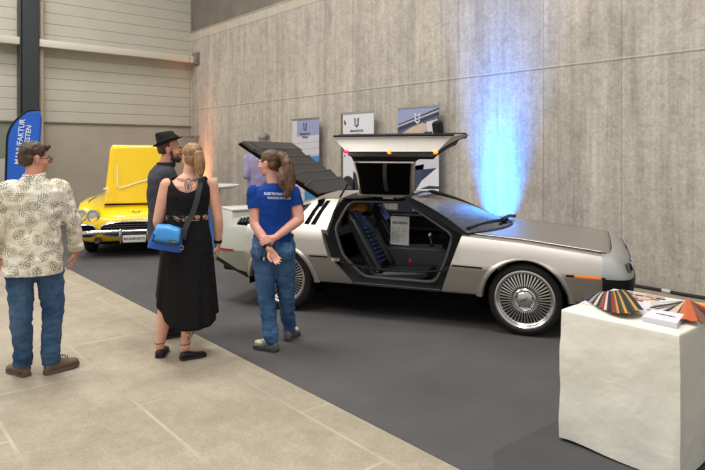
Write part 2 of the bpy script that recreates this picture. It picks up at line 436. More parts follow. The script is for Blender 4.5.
# greenhouse shoulders behind the doors
GT = [(-.66, .905, .872, .565, 1.165, 1.185), (-.95, .905, .88, .57, 1.155, 1.17), (-1.25, .905, .89, .60, 1.09, 1.10), (-1.62, .895, .888, .68, .965, .975), (-1.85, .88, .86, .70, .905, .915)]
def gh(X):
    wb, zb, wr, zr, zc = tab(X, GT)
    h = [(0, zb-.12), (wb-.06, zb-.12), (wb-.004, zb-.012), (wb-.02, zb+.01), (wr+(wb-wr)*.5+.018, (zb+zr)/2), (wr+.015, zr-.02), (wr-.02, zr), (0, zc)]
    return [(X, y, z) for y, z in h]+[(X, -y, z) for y, z in h[-2:0:-1]]
bm = BM(); loft(bm, [gh(x) for x in frange(-.70, -1.62, 18)]); qb = obj('rear_quarter', bm, STEEL, dm, ang=30)
c = BM(); box(c, (-1.36, 0, 1.0), (.84, 1.06, .9)); boolean(qb, c)
c = BM(); box(c, (-.78, 0, 1.0), (.26, 1.02, .30)); boolean(qb, c)
qb.data.set_sharp_from_angle(angle=math.radians(30))
def gside(X, v, s=-1, off=.0):
    wb, zb, wr, zr, zc = tab(X, GT)
    pts = [(wb-.012, zb+.004), (wr+(wb-wr)*.5+.018, (zb+zr)/2), (wr+.012, zr-.015)]
    v2 = v*2; i = min(int(v2), 1); f = v2-i
    y = pts[i][0]+(pts[i+1][0]-pts[i][0])*f; z = pts[i][1]+(pts[i+1][1]-pts[i][1])*f
    return (X, s*(y+off), z+off*.5)
def gpatch(name, m, poly, s, off=.004, th=.02, parent=dm):
    """poly: four (X, v) corners on the quarter's flank"""
    bm = BM(); n = 6; (a, b, c_, d) = poly; rows = []
    for i in range(n+1):
        t = i/n; r = []
        for j in range(n+1):
            u = j/n
            X = (a[0]*(1-u)+b[0]*u)*(1-t)+(d[0]*(1-u)+c_[0]*u)*t; v = (a[1]*(1-u)+b[1]*u)*(1-t)+(d[1]*(1-u)+c_[1]*u)*t
            r.append((X, v))
        rows.append(r)
    for o1 in (off, off-th):
        g = [[bm.verts.new(gside(X, v, s, o1)) for X, v in r] for r in rows]
        for i in range(n):
            for j in range(n): bm.faces.new((g[i][j], g[i][j+1], g[i+1][j+1], g[i+1][j]))
    return obj(name, bm, m, parent, ang=60)
for s in (-1, 1):
    gpatch('quarter_window', BLKG, [(-1.0, .88), (-1.08, .04), (-1.45, .04), (-1.34, .66)], s)
    for k in (0, 1):
        sl = gpatch('vent_slot', BLKM, [(-.79-.075*k, .94), (-.83-.075*k, .94), (-.895-.075*k, .08), (-.84-.075*k, .08)], s)
# rocker and underbody
bm = BM(); box(bm, (-.0, 0, .24), (3.3, 1.3, .16)); box(bm, (0, 0, .25), (1.62, 1.60, .16), bev=.02)
obj('underbody', bm, BLKM, dm)
# wheel well liners
for x in (XF, XR):
    for s in (-1, 1):
        bm = BM(); lathe(bm, [(.371, -.14), (.371, .2), (0.05, .2)], 40, Matrix.Translation((x, s*.80, .315)) @ Matrix.Rotation(s*PI/2, 4, 'X'))
        bmesh.ops.delete(bm, geom=[v for v in bm.verts if v.co.z < .24], context='VERTS')
        obj('wheel_liner', bm, BLKM, dm)
# arch lips
for x in (XF, XR):
    for s in (-1, 1):
        bm = BM(); prev = None
        for k in range(41):
            a = math.radians(-4+188*k/40); ca, sa = math.cos(a), math.sin(a)
            row = []
            for rr, yy in ((.366, -.05), (.366, .006), (.372, .013), (.384, .013), (.405, .004), (.43, -.012)):
                z = .315+rr*sa; wl, wc, ws, zs, we, ze, zc, zb = tab(x+rr*ca, ST)
                if z < .60: wy = wl+(wc-wl)*min(1, max(0, (z-.33)/.25))
                else: wy = wc+(ws-wc)*min(1, (z-.60)/(zs-.60))
                row.append(bm.verts.new((x+rr*ca, s*(wy+yy), max(z, .325))))
            if prev:
                for j in range(5): bm.faces.new((prev[j], prev[j+1], row[j+1], row[j]))
            prev = row
        obj('arch_lip', bm, STEEL, dm, ang=60)
# wheels
def wheel(x, s, R, rim):
    w_ = empty('wheel', (x, s*.80, R)); w_.parent = dm
    w_.rotation_euler = (0, 0, 0 if s < 0 else PI)       # local -Y is the outer face
    M = Matrix.Rotation(PI/2, 4, 'X')                     # lathe axis -> -Y
    bm = BM(); lathe(bm, [(rim-.02, -.10), (rim+.01, -.11), (R-.03, -.105), (R-.006, -.085), (R, -.05), (R, .05), (R-.006, .085), (R-.022, .10), (rim+.025, .108), (rim+.004, .10), (rim-.02, .07)], 72, M)
    obj('tyre', bm, RUB, w_, ang=30)
    bm = BM(); lathe(bm, [(rim-.06, -.09), (rim-.035, .0), (rim-.032, .060), (rim-.02, .072), (rim-.018, .094), (rim-.004, .106), (rim+.008, .104), (rim+.008, .085)], 72, M)
    obj('rim', bm, ALLOY, w_, ang=35)
    bm = BM(); lathe(bm, [(0, .02), (rim-.03, .02)], 48, M); obj('brake_disc', bm, mat('dark_disc', (20, 20, 21), .5, .3), w_)
    n = 44
    for k in range(n):
        a = 2*PI*k/n; ca, sa = math.cos(a), math.sin(a); ta = Vector((-sa, 0, ca))
        bm = BM(); rgs = []
        for r, d, hw, th in ((.085, .080, .0045, .012), (.12, .086, .0058, .012), (.17, .078, .0068, .011), (rim-.03, .066, .009, .012)):
            c_ = Vector((ca*r, -d, sa*r))
            rgs.append([c_-ta*hw-Vector((0, -th, 0)), c_-ta*hw*.7, c_+ta*hw*.7, c_+ta*hw-Vector((0, -th, 0))])
        loft(bm, rgs); obj('spoke', bm, ALLOY, w_, smooth=False)
    bm = BM(); lathe(bm, [(.098, .04), (.098, .086), (.088, .094), (.078, .09), (.074, .084), (.062, .096), (.05, .100), (0, .101)], 36, M); hc = obj('hub_cap', bm, ALLOY, w_, ang=30)
    for k in range(5):
        a = 2*PI*k/5+.3; bm = BM(); lathe(bm, [(.008, .085), (.008, .097), (0, .098)], 8, Matrix.Translation((.076*math.cos(a), 0, .076*math.sin(a))) @ M)
        obj('lug_nut', bm, mat('dark_lug', (90, 90, 90), .4, .8), w_)
    text_mesh('hub_emblem', 'DMC', .034, mat('emblem_grey', (96, 96, 98), .4, .5), w_, Matrix.Translation((0, -.1015, 0)) @ Matrix.Rotation(-.5, 4, 'Y') @ Matrix.Rotation(PI/2, 4, 'X'), extrude=.001, bold=.001)
for s in (-1, 1): wheel(XF, s, RF, .254); wheel(XR, s, RR, .250)

# front fascia: plan-curved nose, built as levels of a boxy plan curve
NX = 1.868
def nose_x(y, xf, Ys=.927, n=5.0): return NX+(xf-NX)*max(0, 1-(min(abs(y), Ys)/Ys)**n)**(1/n)
def nose_ring(xf, Ys, zf, zs_, n=5.0, seg=48, off=0.):
    r = []
    for k in range(seg+1):
        th = -PI/2+PI*k/seg; sa, ca = math.sin(th), math.cos(th)
        y = Ys*math.copysign(abs(sa)**(2/n), sa); x = NX+(xf-NX)*abs(ca)**(2/n)
        r.append((x+off, y, zf+(zs_-zf)*(abs(y)/Ys)**3))
    return r
def nose_skin(name, levels, m):
    bm = BM(); R_ = [[bm.verts.new(p) for p in nose_ring(*lv)] for lv in levels]
    for a, b in zip(R_[:-1], R_[1:]):
        for k in range(len(a)-1): bm.faces.new((a[k], a[k+1], b[k+1], b[k]))
    return obj(name, bm, m, dm, ang=38)
nose_skin('front_fascia', [(1.955, .800, .806, .767), (1.975, .815, .802, .764), (2.03, .862, .775, .748), (2.065, .880, .742, .715), (2.10, .905, .700, .675), (2.125, .926, .625, .612), (2.138, .931, .592, .588), (2.14, .932, .570, .566)], FASC)
nose_skin('front_bumper', [(2.12, .925, .567, .563), (2.15, .934, .562, .558), (2.15, .934, .535, .535), (2.135, .928, .42, .42), (2.10, .90, .335, .335), (1.95, .80, .325, .325)], BLK)
bm = BM(); box(bm, (1.92, 0, .45), (.16, 1.6, .22)); obj('nose_core', bm, BLKM, dm)
# grille band across the nose face
def face_pt(y, t, off=.006):
    x0, x1 = nose_x(y, 2.103, .905), nose_x(y, 2.127, .926); return Vector((x0+(x1-x0)*t+off, y, .695-.075*t))
bm = BM(); rows = [[bm.verts.new(face_pt(y, t)) for t in (0, .5, 1)] for y in frange(-.86, .86, 40)]
for a, b in zip(rows[:-1], rows[1:]):
    for k in range(2): bm.faces.new((a[k], a[k+1], b[k+1], b[k]))
gr = obj('grille', bm, BLKG, dm)
for k in range(5):
    bm = BM(); tube(bm, [face_pt(y, .12+.19*k, .010) for y in frange(-.40, .40, 12)], .003, 6); obj('grille_bar', bm, BLK, gr)
for y in (-.70, -.52, .52, .70):
    bm = BM(); a = face_pt(y, .5, .008); box(bm, a, (.014, .15, .066), rot=Euler((0, math.radians(-14), -math.copysign(.10, y))).to_matrix(), bev=.005)
    obj('headlight', bm, mat('lamp_glass', (190, 195, 200), .12, .3), dm)
# rub strips and markers
def strip(name, m, x0, x1, z0, z1, s, out=.006):
    bm = BM(); rg = []
    for x in frange(x0, x1, max(2, int((x1-x0)/.1))):
        wl, wc, ws, zs, we, ze, zc, zb = tab(x, ST)
        dz = cr(x)-.6; rg.append([(x, s*(wc-.02), z0+dz), (x, s*(wc+out), z0+.004+dz), (x, s*(wc+out), z1-.004+dz), (x, s*(wc-.02), z1+dz)])
    loft(bm, rg); return obj(name, bm, m, dm, ang=30)
for s in (-1, 1):
    strip('rub_strip', BLK, .585, .862, .588, .612, s); strip('rub_strip', BLK, 1.575, 1.895, .585, .612, s)
    strip('rub_strip', BLK, -.86, -.662, .588, .612, s)
    strip('side_marker', AMB, 1.645, 1.86, .588, .614, s, .010)
# shadow gap between fender and fascia
# hood panel
bm = BM(); N = 18; top = []
def hood_edge_x(y): return .99-.30*(abs(y)/.8)**2
rows = []
for i in range(N+1):
    y = -.80+1.6*i/N; r = []
    for j in range(17):
        x = hood_edge_x(y)+(nose_x(y, 1.950, .815)-hood_edge_x(y))*j/16
        wl, wc, ws, zs, we, ze, zc, zb = tab(x, ST); e = abs(y)/.8
        z = zc+(ze-zc)*(e**2)+.006+(.806-.80)*max(0, (x-1.5)/.45)*0
        r.append(bm.verts.new((x, y, z)))
    rows.append(r)
for a, b in zip(rows[:-1], rows[1:]):
    for k in range(16): bm.faces.new((a[k], a[k+1], b[k+1], b[k]))
ho = obj('hood', bm, STEELX, dm, ang=60)
md = ho.modifiers.new('s', 'SOLIDIFY'); md.thickness = .012; md.offset = -1
# dark cut line along the hood side
for s in (-1, 1):
    bm = BM(); tube(bm, [(x, s*.806, tab(x, ST)[5]+.003) for x in frange(.74, 1.90, 16)], .0045, 6); obj('hood_gap', bm, BLKM, dm)
# cowl, wipers
def wind_base(t): y = -.86*t; return Vector((.99-.30*(abs(t)**2)-.0, y, .888-.006*abs(t)))
def wind_top(t): y = -.535*t; return Vector((.05-.05*abs(t)**2, y, 1.195-.03*abs(t)**2))
bm = BM(); rows = []
for i in range(21):
    t = -1+2*i/20; b, tp = wind_base(t), wind_top(t)
    rows.append([bm.verts.new(b.lerp(tp, k/10)+Vector((0, 0, .030*math.sin(PI*k/10)))) for k in range(11)])
for a, b in zip(rows[:-1], rows[1:]):
    for k in range(10): bm.faces.new((a[k], a[k+1], b[k+1], b[k]))
obj('windscreen', bm, WGL, dm, ang=0)
bm = BM(); tube(bm, [wind_base(-1+2*i/20)+Vector((.012, 0, .002)) for i in range(21)], .014, 8, flat=.7); obj('cowl_seal', bm, BLK, dm)
bm = BM(); box(bm, (.66, 0, .81), (.52, 1.38, .10), bev=.03); box(bm, (.50, 0, .76), (.16, 1.36, .14), bev=.04); obj('dashboard', bm, BLKM, dm)
for s, pts in ((0, [(.94, .10, .925), (.84, -.30, .935), (.70, -.74, .915)]), (1, [(.96, .62, .915), (.96, .30, .945), (.93, -.10, .945)])):
    bm = BM(); tube(bm, pts, .010, 8); tube(bm, [Vector(p)+Vector((-.015, 0, .012)) for p in pts], .007, 6)
    box(bm, pts[0], (.05, .05, .03)); obj('wiper', bm, BLK, dm)
# A pillars, header, T-bar, rear hoop
for s in (-1, 1):
    bm = BM(); P0, P1 = Vector((.70, s*.865, .872)), Vector((.02, s*.545, 1.185))
    rg = []
    for k in range(9):
        c_ = P0.lerp(P1, k/8)+Vector((0, 0, .03*math.sin(PI*k/8))); w_ = .05-.012*k/8
        rg.append([c_+Vector((-.035, 0, -.05)), c_+Vector((.03, s*.006, -.012)), c_+Vector((.02, 0, .012)), c_+Vector((-.025, -s*.05, .008)), c_+Vector((-.05, -s*.05, -.03))])
    loft(bm, rg); obj('windscreen_pillar', bm, BLK, dm, ang=40)
bm = BM(); tube(bm, [wind_top(-1+i/6)+Vector((-.02, 0, -.004)) for i in range(13)], .022, 10, flat=.8); obj('roof_header', bm, BLK, dm)
bm = BM(); loft(bm, [[(x, -.15, 1.15), (x, -.15, 1.192), (x, 0, 1.203), (x, .15, 1.192), (x, .15, 1.15)] for x in (.02, -.3, -.68)]); obj('roof_bar', bm, STEEL, dm)
bm = BM(); loft(bm, [[(x, -.57, 1.115), (x, -.57, 1.160), (x, -.3, 1.185), (x, 0, 1.198), (x, .3, 1.185), (x, .57, 1.160), (x, .57, 1.115)] for x in (-.66, -.95)]); obj('rear_roof', bm, STEEL, dm)
# aperture: black door frame lining
for s in (-1, 1):
    bm = BM()
    inner = [(-.56, .60), (-.66, .86), (-.62, 1.06), (-.58, 1.12), (.0, 1.13), (.56, .86), (.50, .62), (.40, .40), (-.33, .40)]
    outer = [(-.65, .605), (-.755, .86), (-.70, 1.05), (-.66, 1.155), (.04, 1.165), (.655, .868), (.572, .61), (.468, .335), (-.40, .335)]
    def yo(z, i): 
        base = .93 if z < .62 else .925-(z-.62)*.1 if z < .87 else .90-(z-.87)*1.14
        return s*(base-(.11 if i else .02))
    A = [bm.verts.new((x, yo(z, 0), z)) for x, z in outer]; B = [bm.verts.new((x, yo(z, 1), z)) for x, z in inner]
    C_ = [bm.verts.new((x, yo(z, 1)-s*.07, z)) for x, z in inner]; n = len(A)
    for k in range(n):
        bm.faces.new((A[k], A[(k+1) % n], B[(k+1) % n], B[k])); bm.faces.new((B[k], B[(k+1) % n], C_[(k+1) % n], C_[k]))
    df = obj('door_frame', bm, mat('frame_black', (12, 12, 13), .6, spec=.2), dm, ang=40)
    bm = BM(); P = [Vector((x, yo(z, 1), z)) for x, z in inner]; Q = []
    for k in range(n):
        a, b, c_ = P[k-1], P[k], P[(k+1) % n]
        for t in (.25, .0):
            pass
        m1 = b.lerp(a, min(.4, .06/(a-b).length)); m2 = b.lerp(c_, min(.4, .06/(c_-b).length))
        Q += [m1, (m1+m2+b*2)/4, m2]
    tube(bm, Q, .016, 8, closed=True); obj('weather_seal', bm, GREYR, df)
bm = BM(); tube(bm, [(-.66, -.90, .565), (-.60, -.905, .555), (-.3, -.885, .505), (0, -.88, .495), (.3, -.885, .505), (.50, -.89, .535), (.60, -.90, .56)], .009, 8); obj('seat_belt', bm, BLK, dm)
bm = BM(); box(bm, (-.60, -.915, .57), (.10, .05, .03), bev=.008); obj('door_latch', bm, ALLOY, dm)
bm = BM(); box(bm, (.52, -.90, .545), (.04, .03, .05), bev=.008); obj('door_latch', bm, BLK, dm)

# doors (closed shape; the right one swung up about its roof hinge)
HY, HZ = .15, 1.195
def make_door(s, ang):
    root = empty('door', (0, s*HY, HZ)); root.parent = dm; root.rotation_euler = (0, 0, 0)
    root.rotation_euler = (s*math.radians(ang), 0, 0)
    def P(x, y, z): return Vector((x, s*(y-HY), z-HZ))
    out = [(.155, 1.195, -.705, -.035), (.36, 1.188, -.71, -.01), (.545, 1.165, -.72, .03), (.90, .872, -.755, .705), (.94, .76, -.72, .655), (.962, .635, -.668, .60), (.964, .60, -.655, .575), (.935, .47, -.545, .53), (.895, .345, -.415, .478)]
    inn = [(.155, 1.160, -.685, -.055), (.36, 1.15, -.69, -.03), (.525, 1.125, -.70, .005), (.86, .845, -.70, .60), (.87, .76, -.67, .58), (.875, .635, -.62, .54), (.875, .60, -.60, .53), (.86, .50, -.50, .48), (.82, .415, -.40, .42)]
    def shell(name, rows_o, rows_i, m, win=None):
        bm = BM(); N = 12
        def grid(rows):
            return [[bm.verts.new(P(x0+(x1-x0)*j/N, y, z)) for j in range(N+1)] for y, z, x0, x1 in rows]
        A = grid(rows_o); B = grid(rows_i)
        for G in (A, B):
            for i in range(len(G)-1):
                for j in range(N): bm.faces.new((G[i][j], G[i][j+1], G[i+1][j+1], G[i+1][j]))
        for i in range(len(A)-1):
            for j in (0, N): bm.faces.new((A[i][j], A[i+1][j], B[i+1][j], B[i][j]))
        for i in (0, -1):
            for j in range(N): bm.faces.new((A[i][j], A[i][j+1], B[i][j+1], B[i][j]))
        return obj(name, bm, m, root, ang=32)
    # roof part
    shell('door_roof', out[0:3], inn[0:3], STEEL)
    # lower part: outer skin with its folded lower edge
    sk = shell('door_skin', out[3:], [(y+.006, z+.02, a, b) for y, z, a, b in inn[3:]], STEEL)
    # black window frame bars between roof and belt
    def wf(t, u): # t down the flank, u along
        a, b = out[2], out[3]; y = a[0]+(b[0]-a[0])*t; z = a[1]+(b[1]-a[1])*t + .02*math.sin(PI*t); x0 = a[2]+(b[2]-a[2])*t; x1 = a[3]+(b[3]-a[3])*t
        return P(x0+(x1-x0)*u, y+.02*math.sin(PI*t), z)
    bm = BM()
    tube(bm, [wf(t, .035) for t in frange(0, 1, 8)], .028, 8, flat=.8); tube(bm, [wf(t, 1-.03) for t in frange(0, 1, 8)], .024, 8, flat=.8)
    tube(bm, [wf(.02, u) for u in frange(.02, .98, 8)], .028, 8, flat=.8); tube(bm, [wf(.97, u) for u in frange(.02, .98, 8)], .03, 8, flat=.8)
    obj('window_frame', bm, BLK, root)
    bm = BM(); g = [[bm.verts.new(wf(t, u)) for u in frange(.03, .97, 8)] for t in frange(.02, .97, 8)]
    for i in range(8):
        for j in range(8): bm.faces.new((g[i][j], g[i][j+1], g[i+1][j+1], g[i+1][j]))
    obj('door_window', bm, GLS, root, ang=0)
    # inner trim
    it = inn[3:-1]+[(.835, .475, -.46, .45)]
    trim = shell('door_trim', [(y-.004, z, a+.01, b-.01) for y, z, a, b in it], [(y-.05, z+.004, a+.04, b-.04) for y, z, a, b in it], BLK)
    shell('roof_trim', [(y, z-.004, a+.02, b-.02) for y, z, a, b in inn[0:3]], [(y, z-.03, a+.05, b-.05) for y, z, a, b in inn[0:3]], BLKM)
    bm = BM(); tube(bm, [P(.60, .982, .600), P(-.66, .982, .600)], .012, 8, flat=.8); obj('rub_strip', bm, BLK, root)
    # strap, armrest, handle
    bm = BM(); rg = []
    for t in frange(0, 1, 8):
        c_ = P(-.33+.02*t, .20+.33*t, 1.118-.02*t-.035*math.sin(PI*t)); rg.append([c_+Vector((-.022, 0, 0)), c_+Vector((.022, 0, 0)), c_+Vector((.022, 0, -.006)), c_+Vector((-.022, 0, -.006))])
    loft(bm, rg); obj('pull_strap', bm, GREYR, root)
    bm = BM(); box(bm, P(.0, .80, .68), (.8, .09, .05), bev=.02); obj('armrest', bm, BLK, root)
    bm = BM(); tube(bm, [P(.10, .785, .66), P(.42, .785, .66)], .014, 10); obj('pull_handle', bm, ALLOY, root)
    # lamps on the lower edge
    for x, m in ((-.425, REDLIT), (.02, AMBL), (.47, AMBL)):
        bm = BM(); ellipsoid(bm, P(x, .898, .350), (.026, .018, .018), sub=2); obj('door_edge_lamp', bm, m, root)
    bm = BM(); tube(bm, [P(-.40, .897, .343), P(.465, .897, .343)], .008, 6); obj('lower_seal', bm, BLK, root)
    # mirror
    bm = BM(); c_ = P(.40, .99, .80)
    box(bm, c_, (.10, .15, .09), bev=.028); box(bm, P(.42, .93, .78), (.07, .06, .06), bev=.01); mo = obj('door_mirror', bm, BLK, root)
    bm = BM(); box(bm, c_+Vector((-.052, 0, 0)), (.004, .12, .065)); obj('mirror_glass', bm, CHR, root)
    return root
dr = make_door(-1, 72); dr.scale = (.955, 1, 1); dr.location.x = .035
dl = make_door(1, 0)
# gas strut
bm = BM(); tube(bm, [(-.72, -.56, 1.13), (-.66, -.44, 1.30)], .012, 8); obj('gas_strut', bm, BLK, dm)

# rear end
RT = [(-1.60, .33, .905, .968, .90, .884, .94), (-1.75, .36, .90, .962, .895, .875, .93), (-1.88, .42, .89, .945, .885, .862, .915), (-1.98, .455, .87, .905, .86, .81, .895), (-2.04, .475, .84, .87, .82, .73, .86)]
def rs(X):
    zb, wl, wc, ws, zs, zc, *_ = (tab(X, [(r[0], r[1], r[2], r[3], r[4], r[5], r[6]) for r in RT]))
    h = [(0, zb), (wl-.10, zb), (wl, zb+.03), (wc, .60), (ws+.012, zs-.05), (ws-.01, zs-.012), (ws-.06, zs), (.6, zc), (0, zc+.005)]
    return [(X, y, z) for y, z in h]+[(X, -y, z) for y, z in h[-2:0:-1]]
bm = BM(); loft(bm, [rs(x) for x in (-1.60, -1.68, -1.75, -1.82, -1.88, -1.93, -1.98, -2.04)]); rb = obj('rear_fascia', bm, FASCR, dm, ang=28)
c = BM()
for s in (-1, 1):
    c = cyl_y(BM(), (XR, s*.86, .315), .372, .52); boolean(rb, c)
bm = BM(); box(bm, (-1.80, 0, .395), (.4, 1.60, .10), bev=.03)
rg = [[(-1.62, -.905, .31), (-1.62, .905, .31), (-1.62, .905, .345), (-1.62, -.905, .345)], [(-1.94, -.885, .43), (-1.94, .885, .43), (-1.94, .885, .455), (-1.94, -.885, .455)], [(-2.055, -.84, .46), (-2.055, .84, .46), (-2.055, .84, .49), (-2.055, -.84, .49)]]
loft(bm, rg); obj('rear_valance', bm, BLK, dm)
for s in (-1, 1):
    bm = BM(); rg = [[(x, s*(w_-.03), .585), (x, s*(w_+.006), .588), (x, s*(w_+.006), .612), (x, s*(w_-.03), .615)] for x, w_ in ((-1.76, .958), (-1.88, .947), (-1.97, .912))]
    loft(bm, rg); obj('side_marker', bm, REDL, dm)
    bm = BM(); box(bm, (-2.046, s*.60, .66), (.02, .42, .14), bev=.005); tl = obj('tail_lamp', bm, REDL, dm)
    for k in range(5):
        bm = BM(); box(bm, (-2.058, s*(.42+.09*k), .66), (.006, .006, .14)); obj('lamp_divider', bm, BLK, tl)
    # intake louvre on the rear shoulder
    base = [(-1.50, s*.80, .962), (-1.76, s*.83, .912), (-1.76, s*.885, .872), (-1.48, s*.905, .892)]
    bm = BM(); rgb = []
    lo = [Vector(p) for p in base]; loft(bm, [[p+Vector((0, 0, .012)) for p in lo], [p-Vector((0, 0, .05)) for p in lo]]); sv = obj('side_intake', bm, BLKM, dm)
    for k in range(7):
        t = (k+.5)/7; a = lo[0].lerp(lo[1], t); b = lo[3].lerp(lo[2], t)
        bm = BM(); tube(bm, [a+Vector((0, 0, .018)), b+Vector((0, 0, .018))], .007, 6); obj('louvre', bm, GREYR, sv)
# engine bay
bm = BM(); box(bm, (-1.30, 0, .60), (.70, 1.02, .12)); box(bm, (-1.28, 0, .72), (.40, .55, .20), bev=.04)
for y in (-.2, 0, .2): tube(bm, [(-1.45, y, .80), (-1.3, y, .86), (-1.12, y, .80)], .035, 10)
obj('engine', bm, mat('engine_grey', (88, 88, 86), .5, .4, var=.3), dm)
# raised engine cover with stepped louvres
ec = empty('engine_cover', (-.965, 0, 1.175)); ec.parent = dm; ec.rotation_euler = (0, math.radians(31.5), 0)
LV = mat('louvre_grey', (70, 66, 59), .5, .2, var=.06, vscale=5)
def wcov(x): return .53+.07*(-x/1.08)
n = 6
steps = frange(-.02, -1.08, n)
for k in range(n):
    x0, x1 = steps[k], steps[k+1]; w0, w1 = wcov(x0), wcov(x1); wx = .44+.06*k/n
    z0 = .055-.005*k
    bm = BM()
    if k < n-1:
        loft(bm, [[(x0, -w0, .0), (x0, w0, .0), (x0, wx, z0-.045), (x0, -wx, z0-.045)], [(x1+.012, -w1, .0), (x1+.012, w1, .0), (x1+.012, wx, z0+.018), (x1+.012, -wx, z0+.018)]])
        sl_ = obj('louvre_slat', bm, LV, ec, smooth=False)
        bm = BM(); tube(bm, [(x1+.010, -w1, .006), (x1+.010, -wx, z0+.020), (x1+.010, wx, z0+.020), (x1+.010, w1, .006)], .007, 6); obj('slat_edge', bm, mat('slat_edge_grey', (104, 99, 90), .45, .2), ec)
        bm = BM(); loft(bm, [[(x1+.004, -wx, .01), (x1+.004, wx, .01), (x1+.004, wx, z0+.014), (x1+.004, -wx, z0+.014)], [(x1-.002, -wx, .01), (x1-.002, wx, .01), (x1-.002, wx, z0+.014), (x1-.002, -wx, z0+.014)]]); obj('slat_gap', bm, BLKM, ec, smooth=False)
    else:
        box(bm, ((x0+x1)/2, 0, .02), (x0-x1, 2*w1, .03)); obj('cover_rear_panel', bm, LV, ec, smooth=False)
        bm = BM(); box(bm, ((x0+x1)/2, 0, .037), ((x0-x1)*.72, 1.6*w1, .006)); obj('cover_window', bm, mat('cover_glass_navy', (22, 28, 42), .3), ec, smooth=False)
bm = BM(); loft(bm, [[(.0, -.54, -.03), (.0, .54, -.03), (.0, .54, .004), (.0, -.54, .004)], [(-1.10, -.61, -.03), (-1.10, .61, -.03), (-1.10, .61, .004), (-1.10, -.61, .004)]])
obj('cover_base', bm, BLKM, ec, smooth=False)
bm = BM(); tube(bm, [(-1.45, -.46, .92), (-1.5, -.50, 1.48)], .010, 8); obj('gas_strut', bm, CHR, dm)

# interior
bm = BM(); box(bm, (-.05, 0, .315), (1.7, 1.5, .03)); box(bm, (-.88, 0, .72), (.04, 1.36, .85)); obj('cabin_floor', bm, BLKM, dm)
bm = BM(); prism(bm, [(-.55, .33), (-.55, .57), (-.2, .595), (.30, .615), (.48, .54), (.56, .33)], 'Y', -.19, .19)
bmesh.ops.bevel(bm, geom=list(bm.edges), offset=.02, segments=2, affect='EDGES'); tn = obj('centre_console', bm, mat('console_grey', (52, 52, 55), .45, var=.08), dm)
bm = BM(); box(bm, (.16, 0, .61), (.05, .05, .06), bev=.012); obj('gear_boot', bm, BLK, tn)
bm = BM(); tube(bm, [(.16, 0, .6), (.14, 0, .72)], .009, 8); ellipsoid(bm, (.14, 0, .73), (.024, .024, .03), sub=2); obj('gear_lever', bm, ALLOY, tn)
bm = BM(); box(bm, (-.03, -.195, .47), (.035, .012, .045), bev=.004); obj('buckle', bm, mat('red_buckle', (190, 40, 30), .4), tn)
def seat(y):
    st = empty('seat', (0, y, 0)); st.parent = dm
    def slab(name, m, x0, z0, x1, z1, w0, w1, th0, th1, lift=0, n=10, bulge=.02):
        bm = BM(); d = Vector((x1-x0, 0, z1-z0)); nrm = Vector((-d.z, 0, d.x)).normalized(); nrm = -nrm if nrm.x < 0 and abs(nrm.x) > abs(nrm.z) else nrm
        if abs(nrm.z) > abs(nrm.x) and nrm.z < 0: nrm = -nrm
        rg = []
        for k in range(n+1):
            t = k/n; c_ = Vector((x0, 0, z0))+d*t+nrm*lift; w_ = w0+(w1-w0)*t; th = th0+(th1-th0)*t; e = (1-abs(2*t-1)**6)
            w_ *= .82+.18*e; th *= .6+.4*e; r = []
            for a in range(20):
                aa = 2*PI*a/20; ca, sa = math.cos(aa), math.sin(aa)
                r.append(c_+Vector((0, w_*math.copysign(abs(ca)**.55, ca), 0))+nrm*th*math.copysign(abs(sa)**.7, sa))
            rg.append(r)
        loft(bm, rg); return obj(name, bm, m, st, ang=60)
    slab('seat_cushion', LEATH, -.36, .35, .26, .42, .235, .22, .075, .06)
    b_ = slab('backrest', LEATH, -.30, .40, -.62, 1.00, .24, .15, .075, .055)
    d = Vector((-.32, 0, .60)).normalized(); nr = Vector((.60, 0, .32)).normalized()
    for sy in (-1, 1):
        bm = BM(); chain(bm, [Vector((-.30, sy*.20, .42))+nr*.06, Vector((-.46, sy*.195, .70))+nr*.055, Vector((-.57, sy*.15, .90))+nr*.035], [.045, .045, .03]); obj('side_bolster', bm, LEATH, st, ang=60)
    for k in range(9):
        c_ = Vector((-.315, 0, .47))+d*(.048*k)+nr*.058
        bm = BM(); hw = .085-.003*k; capsule(bm, c_+Vector((0, -hw, 0)), c_+Vector((0, hw, 0)), .022, .022, 10); obj('blue_rib', bm, BLUE, st)
    bm = BM(); c_ = Vector((-.30, 0, .40))+d*.60+nr*.048; box(bm, c_, (.03, .15, .12), rot=Euler((0, -.49, 0)).to_matrix(), bev=.012); obj('headrest_pad', bm, BLUE, st)
    return st
seat(-.41); seat(.41)
bm = BM(); tube(bm, [(.28+.045*math.sin(a)*1, .41+.17*math.cos(a), .80+.165*math.sin(a)) for a in [2*PI*k/24 for k in range(24)]], .015, 8, closed=True)
tube(bm, [(.28, .41, .80), (.55, .41, .72)], .03, 10); box(bm, (.29, .41, .79), (.03, .30, .035), bev=.01); obj('steering_wheel', bm, BLK, dm)
